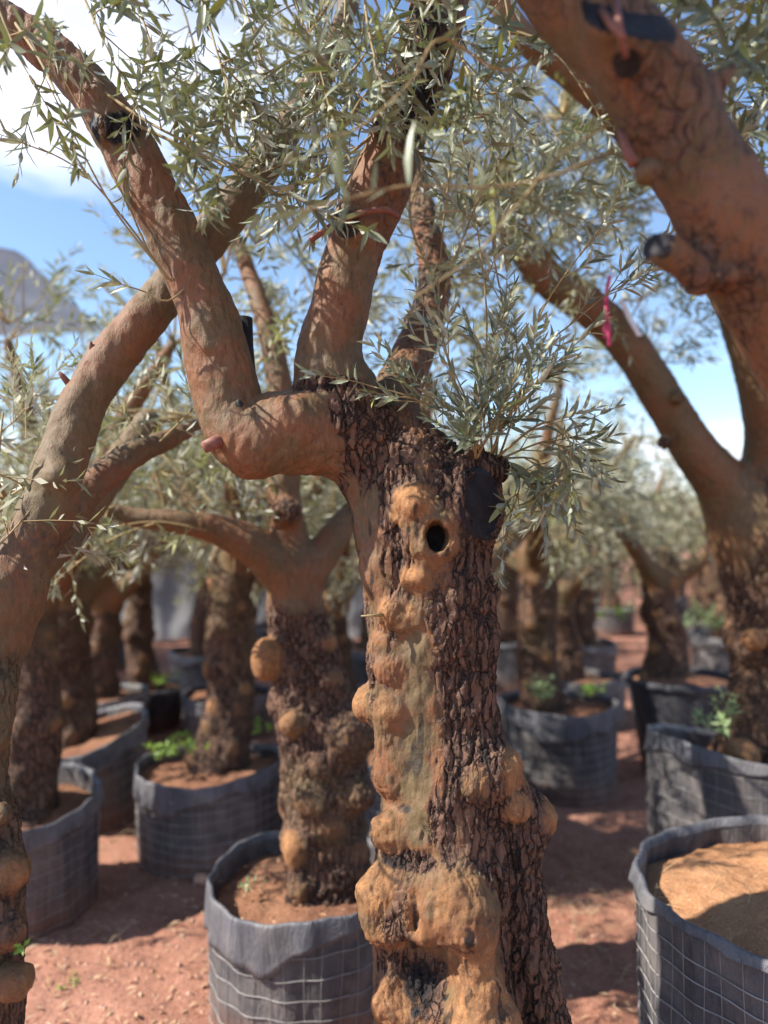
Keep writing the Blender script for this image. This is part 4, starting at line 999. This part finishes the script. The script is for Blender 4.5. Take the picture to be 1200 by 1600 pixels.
#@@FAR@@
# ------------------------------------------------------------------ orchard rows behind: templates, then copies
def template(seed, height=1.05, lean=(.0, .0), limbs=4, leaf=.06, n=13, h=.02, dark=.1, r0=.128, low=True):
    g = np.random.default_rng(seed)
    top = A([lean[0], lean[1], height])
    tr = Chain([(0, 0, -.12, r0 * 1.35), (0, 0, .05, r0 * 1.15), (lean[0] * .3 + .03, lean[1] * .3, height * .35, r0 * .95), (lean[0] * .7 - .02, lean[1] * .7 + .02, height * .7, r0 * .85), (top[0], top[1], height, r0 * .85)], px=False)
    gs = [tr]; tips = []
    a0 = g.uniform(0, 6.28)
    for i in range(limbs):
        a = a0 + i * 2 * math.pi / limbs + g.normal(0, .25); o = A([math.cos(a), math.sin(a), 0]); ln = g.uniform(.75, 1.15); up = g.uniform(.35, .95)
        p1 = top + o * .10 - A([0, 0, .08]); p2 = top + o * .36 * ln + A([0, 0, .18 * up]); p3 = top + o * .62 * ln + A([0, 0, .62 * up]) + g.normal(0, .05, 3); p4 = top + o * .80 * ln + A([0, 0, 1.15 * up]) + g.normal(0, .08, 3)
        gs.append(Chain([tuple(p1) + (r0 * .6,), tuple(p2) + (r0 * .42,), tuple(p3) + (r0 * .32,), tuple(p4) + (r0 * .18,)], px=False, part='branch', k=.05))
        tips += [(p4, nrm(o + A([0, 0, .7]))), (p3 + o * .18, nrm(o)), (p3 * .5 + p4 * .5 + g.normal(0, .12, 3), A([0, 0, 1.])), (p2 * .4 + p3 * .6 - o * .1, nrm(-o + A([0, 0, 1.])))]
        if low: tips += [(p3 + o * .26 - A([0, 0, .16]), nrm(o - A([0, 0, 1.1])))]
    gs += knobs(tr, 46, 0, seed + 1, height, (.02, .055))
    root = thing('olive_tree', 'template', 'tree')
    grow(root, gs, h, mid_paint(smooth=gs[1:1 + limbs], dark=dark), seed=seed, fine=False)
    fo = Foliage(seed, hi=False)
    crown(fo, tips, n, (.14, .34), .30, leaf, g, .6, .12, .024)
    fo.build(root, M['leaf_far'])
    return root
TM = [template(101, 1.08, (.05, .05), 3, dark=.12), template(102, .98, (-.08, .04), 4, dark=.02), template(103, 1.15, (.10, -.05), 4, r0=.12), template(104, .85, (.0, .05), 3, r0=.14, dark=.08)]
used = set()
def tree(t, x, y, z, rz, label, group=None, scale=1.):
    if t not in used:
        used.add(t); o = TM[t]; o.location = (x, y, z); o.rotation_euler = (0, 0, rz); o.scale = (scale,) * 3; o['label'] = label
        if group: o['group'] = group
        return o
    return dup(TM[t], (x, y, z), rz, label, group, scale)
def tree_at(t, px, d, zs, rz, label, **k): return tree(t, at(px, d), d, zs, rz, label, **k)
tree_at(2, 345, 3.9, .36, 1.1, 'olive tree growing among bright green weeds in the broad meshed pot', scale=1.08)
tree_at(0, 34, 3.25, .40, .2, 'dark burly olive trunk in the slim pot at the left edge')
tree_at(1, 112, 4.3, .40, 2.4, 'shaded knobbly olive tree in the pot with the slanting collar')
tree_at(0, 848, 4.8, .46, 2.9, 'dark forked olive tree in the barrel shaped pot')
tree_at(3, 1042, 5.05, .60, .6, 'short olive tree with exposed orange roots in the tapered plastic pot', scale=.92)
tree_at(2, 228, 6.2, .28, 4.0, 'slender olive tree in the shaded tapered pot', scale=.95)
tree_at(3, 150, 5.65, .36, 5.0, 'squat olive tree between the two shaded pots on the left')
tree_at(1, 368, 6.05, .30, 3.3, 'olive tree in the pale sided pot behind the weedy one')
tree_at(3, 528, 5.45, .36, 1.9, 'olive tree with a lumpy base in the farther pot left of the focal trunk', scale=.95)
tree_at(0, 700, 3.75, .50, 5.2, 'olive tree standing hidden right behind the focal trunk', scale=.9)
tree_at(1, 890, 6.35, .34, .9, 'thin orange lit olive trunk behind the dark forked tree', scale=.85)
more = [(912, 1004, 8.1, 'grey pot beside yellow green weeds at the far end of the red path', 'olive tree beside yellow green weeds at the far end of the red path', 0), (796, 1000, 7.7, 'dark pot in the shade right behind the upper focal trunk', 'shaded olive tree right behind the upper focal trunk', 2),
        (1136, 992, 7.6, 'grey pot in front of the pale green bush at the right', 'olive tree beside the pale green bush at the right', 1), (955, 948, 11.5, 'small blurred pot closing the far end of the red path', 'small blurred olive tree closing the far end of the red path', 3)]
for px_m, py_m, d_m, la, lb, tt in more:
    pot(px_m, py_m, d_m, .34, la, seed=int(px_m), collar=.1, mesh=False, soil_drop=.05, hi=False)
    tree_at(tt, px_m, d_m + .03, CZ - (py_m - HZ) / F * d_m - .06, px_m * .7, lb, scale=.97)
# far grid
g = np.random.default_rng(77)
POT = make_pot('far', (0, 0, 0), rad=.36, h=.42, seed=40, collar=.09, mesh=False, soil_drop=.05, hi=False)
POT2 = make_pot('far', (0, 0, 0), rad=.34, h=.46, seed=41, collar=0, mesh=False, lip=True, taper=.75, mat='plastic', soil_drop=.05, hi=False)
fresh = [POT, POT2]; nf = 0
taken = [(at(a, d), d) for a, d in ((912, 8.1), (796, 7.7), (1136, 7.6), (955, 11.5), (15, 3.2), (122, 4.25), (330, 3.8), (870, 4.75), (1066, 5.0), (236, 6.2), (160, 5.6), (357, 6.0), (598, 5.4), (684, 3.6), (912, 6.3), (1180, 3.3))]
dirv = A([.325, .946]); acr = A([.946, -.325])
for row in range(-11, 12):
    for j in range(0, 19):
        u = (row + .5) * 1.6 + (.12 if row >= 0 else -.12); v = 5.8 + j * 1.75 + (row % 2) * .7
        x, y = acr * u + dirv * v + g.normal(0, .13, 2) + A([-.1, 0])
        if 9.6 < y < 11.2 and x < at(600, y): continue
        if y < 6.7 or abs(x) / y > .66 or y > 34: continue
        if y > 15 and g.random() < .45: continue
        if min(math.hypot(x - a, y - b) for a, b in taken) < 1.15: continue
        z = ground_z(x, y) if math.hypot(x, y) < 13 else 0
        side = 'left' if row < 0 else 'right'
        depth = 'middle' if y < 11 else 'farthest'
        src = POT if g.random() < .6 else POT2; rz = g.uniform(0, 6.28)
        pl = f'blurred dark pot in the {depth} rows {side} of the red dirt path'
        grp = f'pots in the {depth} rows {side} of the path'
        if src in fresh:
            fresh.remove(src); src.location = (x, y, z); src.rotation_euler = (0, 0, rz); src['label'] = pl; src['group'] = grp
        else: dup(src, (x, y, z), rz, pl, grp, g.uniform(.9, 1.08))
        tree(int(g.integers(0, 4)), x, y, z + .34, rz, f'blurred potted olive tree in the {depth} rows {side} of the red dirt path', f'olive trees in the {depth} rows {side} of the path', g.uniform(.9, 1.12)); nf += 1
print('far trees', nf, time.time() - T0)

# ------------------------------------------------------------------ shade netting
def cloth(name, p00, p10, p01, p11, n, sag, mat, thick=.003, tears=(), seed=0, parent=None):
    u, v = np.meshgrid(np.linspace(0, 1, n), np.linspace(0, 1, n), indexing='ij'); u = u.ravel()[:, None]; v = v.ravel()[:, None]
    P = (1 - u) * (1 - v) * A(p00) + u * (1 - v) * A(p10) + (1 - u) * v * A(p01) + u * v * A(p11)
    P[:, 2] -= (sag * (4 * u * (1 - u)) * (4 * v * (1 - v)))[:, 0]
    P = P + .05 * np.stack([fbm(P * 2.2, 2, seed), fbm(P * 2.2, 2, seed + 4), fbm(P * A([3, .8, 3]), 3, seed + 8)], 1)
    i = np.arange(n - 1)[:, None] * n + np.arange(n - 1)[None]; Q = np.stack([i, i + n, i + n + 1, i + 1], -1).reshape(-1, 4)
    c = P[Q].mean(1); keep = np.ones(len(Q), bool)
    for q, r_, sc in tears: keep &= (np.linalg.norm((c - A(q)) / A(sc), axis=1) + .12 * fbm(c * 9, 2, 3)) > r_
    o = link(name, mesh_np(name, P, [Q[keep]], mat), parent)
    m = o.modifiers.new('thick', 'SOLIDIFY'); m.thickness = thick
    return o
za = CZ + (HZ - 392) / F * 5.6; zb = CZ + (HZ - 520) / F * 9.5
rn_ = thing('shade_net', 'torn grey shade net roof stretched on posts at the upper left', 'shade net', (at(60, 5.6), 5.6, 0))
o_ = A(rn_.location)
cloth('netting', A([-6.2, 5.6, za]) - o_, A([at(28, 5.6), 5.6, za]) - o_, A([-9.5, 9.5, zb]) - o_, A([at(165, 9.5), 9.5, zb]) - o_, 60, .35, M['net'], tears=[(A([at(45, 7.6), 7.6, 3.8]) - o_, .08, (1., 1.6, 1.5))], seed=300, parent=rn_)
for p in ((at(165, 9.5), 9.5, zb), (-6.1, 5.6, za)):
    t = Tubes(); t.add([A([p[0], p[1], -.1]) - o_, A([p[0], p[1], p[2] * .5]) - o_, A([p[0], p[1], p[2] + .02]) - o_], .03, 10); t.build('post', M['post'], rn_)
sn = thing('windbreak_net', 'pale grey windbreak netting on posts behind the potted trees on the left', 'windbreak', (at(420, 10.5), 10.5, 0))
o_ = A(sn.location)
cloth('netting', A([at(-120, 10.5), 10.5, .05]) - o_, A([at(640, 10.7), 10.7, .05]) - o_, A([at(-120, 10.5), 10.5, 1.5]) - o_, A([at(640, 10.7), 10.7, 1.5]) - o_, 50, 0, M['screen'], seed=320, parent=sn)
for px in (-120, 70, 260, 450, 640):
    t = Tubes(); x = at(px, 10.8); t.add(A([[x, 10.85, -.1], [x, 10.85, .8], [x, 10.85, 1.6]]) - o_, .035, 10); t.build('post', M['post'], sn)

# ------------------------------------------------------------------ weeds, straw, litter, stones
def weed(px, py, d, n, L, label, leafm='leaf_bright', leaf=.03, wid=.4, cat='weed', group=None, up=.8, spread=.05, seed=0):
    c = W(px, py, d); root = thing('weed', label, cat, c, 0, group)
    fo = Foliage(500 + seed, hi=False); g = np.random.default_rng(500 + seed)
    for k in range(n):
        o = g.normal(0, 1, 3); o[2] = abs(o[2]) * up + .35
        p = A([g.normal(0, spread), g.normal(0, spread * .7), 0])
        fo.twig(p, o, L * g.uniform(.6, 1.1), leaf, leaf * .5, .1, 0, wid, .0014, (45, 80), .2)
    fo.build(root, M[leafm], None, ('leaves', 'stems'))
weed(272, 1180, 3.72, 22, .04, 'low bright green weeds at the left of the broad meshed pot', seed=1, spread=.05, leaf=.035)
weed(300, 1160, 3.92, 14, .04, 'low bright green weeds close to the trunk in the broad meshed pot', seed=2, spread=.07, leaf=.032)
weed(405, 1140, 3.95, 12, .06, 'small green weeds at the right of the broad meshed pot', seed=3, spread=.04)
weed(1128, 1150, 3.05, 7, .17, 'pale green shoot rising from the soil of the sagging pot', 'leaf_sage', .04, .42, 'shoot', seed=4, spread=.015, up=2.5)
weed(845, 1090, 4.55, 8, .16, 'grey green sprout in front of the dark forked tree', 'leaf_sage', .045, .35, 'shoot', seed=5, spread=.03, up=2.)
weed(925, 1088, 4.65, 8, .12, 'small leafy weed at the right rim of the barrel shaped pot', seed=6, spread=.03, leaf=.035)
weed(392, 1388, 2.5, 5, .03, 'tiny green seedling on the red soil of the wide collared pot', 'leaf_sage', .02, .4, 'seedling', seed=7, spread=.015)
weed(248, 1065, 6.1, 16, .09, 'green weeds in the shaded tapered pot', seed=8, spread=.07, leaf=.04)
weed(935, 965, 8.5, 30, .16, 'yellow green weeds far back beside the red path', seed=9, spread=.22, leaf=.06)
weed(1130, 985, 7.5, 22, .35, 'pale green bush far back at the right', 'leaf_sage', .06, .35, 'bush', seed=10, spread=.14, up=1.6)
weed(105, 1548, 2.62, 5, .03, 'tiny weed on the ground below the left edge pot', seed=11, spread=.02, leaf=.022)
weed(32, 1478, 1.30, 3, .015, 'tiny green sprig on the strip of trunk at the left edge', seed=12, spread=.004, leaf=.014)
# a stone beside the weedy pot
def stone(name, c, r, sc, seed, mat='stone'):
    import bmesh
    bm = bmesh.new(); bmesh.ops.create_icosphere(bm, subdivisions=3, radius=1)
    V = A([v.co[:] for v in bm.verts]); Fc = A([[v.index for v in f.verts] for f in bm.faces]); bm.free()
    V = V * (1 + .28 * fbm(V * 1.3 + seed, 3, seed))[:, None] * A(sc) * r
    return link(name, mesh_np(name, V, [Fc], M[mat]), None, c)
x = at(316, 3.42); tag(stone('stone', (x, 3.42, ground_z(x, 3.42) + .02), .035, (1.2, 1, .8), 3), 'pinkish stone on the ground beside the broad meshed pot', 'stone')
g = np.random.default_rng(90)
# scattered litter: curled dry leaves, straw, crumbs of earth
def scatter(n, x0, x1, y0, y1, pw=1.6):
    y = y0 + (y1 - y0) * g.random(n) ** pw; x = g.uniform(-.62, .62, n) * y
    P = np.stack([x, y, np.zeros(n)], 1); z = gz(P)
    z += np.where(np.hypot(x, y) < 12, .012 * fbm(np.stack([x, y, z], 1) * A([16, 16, 1]), 3, 221), 0)
    P[:, 2] = z; return P
fl = Foliage(600, hi=False)
P = scatter(9500, 0, 0, 2.0, 9.0); dens = fbm(P * A([1.1, 1.1, 0]), 2, 55)
for p, q in zip(P, dens):
    if g.random() > .45 + q * 1.1: continue
    a = g.uniform(0, 6.28); fl.leaf(p + A([0, 0, .006]), A([math.cos(a), math.sin(a), g.normal(.1, .25)]), A([g.normal(0, .5), g.normal(0, .5), 1]), g.uniform(.015, .055), g.uniform(.004, .013))
p_, d_, n_, l_, w_ = A(fl.p), nrm(A(fl.d)), nrm(A(fl.n)), A(fl.l), A(fl.w); b_ = np.cross(d_, n_)
mid = p_ + d_ * (l_ * .5)[:, None] + A([0, 0, .004])
V = np.stack([p_, mid - b_ * w_[:, None] * .5, p_ + d_ * l_[:, None], mid + b_ * w_[:, None] * .5], 1).reshape(-1, 3)
tag(link('leaf_litter', mesh_np('leaf_litter', V, [np.arange(len(V)).reshape(-1, 4)], M['litter'])), 'dry leaves scattered over the red earth', 'leaf litter', kind='stuff')
P = scatter(6500, 0, 0, 2.0, 9.0)
ico = A([[0, 0, 1], [1, 0, 0], [0, 1, 0], [-1, 0, 0], [0, -1, 0], [0, 0, -1.]]); icf = A([[0, 1, 2], [0, 2, 3], [0, 3, 4], [0, 4, 1], [5, 2, 1], [5, 3, 2], [5, 4, 3], [5, 1, 4]])
sz = .004 + .012 * g.random(len(P)) ** 3
V = (P[:, None] + ico[None] * sz[:, None, None] * g.uniform(.5, 1.2, (len(P), 6, 1)) * A([1, 1, .75])).reshape(-1, 3)
tag(link('pebbles', mesh_np('pebbles', V, [(icf[None] + (np.arange(len(P)) * 6)[:, None, None]).reshape(-1, 3)], M['pebble'], smooth=False)), 'crumbs of red earth and pebbles on the ground', 'pebbles', kind='stuff')
st = Tubes()
cs = [W(960, 1400, 3.3), W(900, 1385, 3.35), W(1000, 1360, 3.5), W(890, 1460, 2.95), W(950, 1330, 3.75), W(820, 1500, 2.8), W(100, 1450, 3.0), W(160, 1330, 3.8), W(860, 1420, 3.1)]
for c in cs:
    for k in range(46):
        x, y = c[0] + g.normal(0, .16), c[1] + g.normal(0, .16); z = ground_z(x, y); o = g.normal(0, 1, 3); o[2] = abs(o[2]) * .55; o = nrm(o); L = g.uniform(.04, .16)
        q = A([x, y, z]); st.add([q, q + o * L * .5, q + o * L + A([0, 0, -L * .3])], [.0012, .001, .0005], 3, False)
st_o = st.build('dry_grass', M['straw']); tag(st_o, 'dry straw tufts lying on the red path', 'dry grass', kind='stuff')
fq = []
for k in range(70):
    a = g.uniform(0, 6.28); rr = .31 * math.sqrt(g.random()); x, y = at(487, 2.57) + rr * math.cos(a), 2.57 + rr * math.sin(a); b = g.uniform(0, 6.28); L = g.uniform(.008, .035); w = L * g.uniform(.2, .5)
    d = A([math.cos(b), math.sin(b), 0]); e = A([-d[1], d[0], g.uniform(-.4, .4)]); q = A([x, y, .388 + .02 * (1 - (rr / .31) ** 2) + g.uniform(0, .006)])
    fq += [q, q + d * L * .5 - e * w * .5 + A([0, 0, .004]), q + d * L, q + d * L * .5 + e * w * .5 + A([0, 0, .004])]
tag(link('leaf_litter', mesh_np('leaf_litter', A(fq), [np.arange(len(fq)).reshape(-1, 4)], M['litter'])), 'dry leaf scraps on the soil of the wide collared pot', 'leaf litter', kind='stuff')
st = Tubes(); c = W(1190, 1370, 1.95)
for k in range(60):
    a = g.uniform(0, 6.28); rr = .36 * math.sqrt(g.random()); x, y = c[0] + .06 + rr * math.cos(a), c[1] + rr * math.sin(a); z = .62; o = g.normal(0, 1, 3); o[2] = abs(o[2]) * .7; o = nrm(o); L = g.uniform(.02, .10)
    q = A([x, y, z]); st.add([q, q + o * L * .5, q + o * L], [.001, .0008, .0004], 3, False)
tag(st.build('dry_grass', M['straw']), 'dry straw on the sandy soil of the cut off pot', 'dry grass', kind='stuff')
print('total', time.time() - T0)
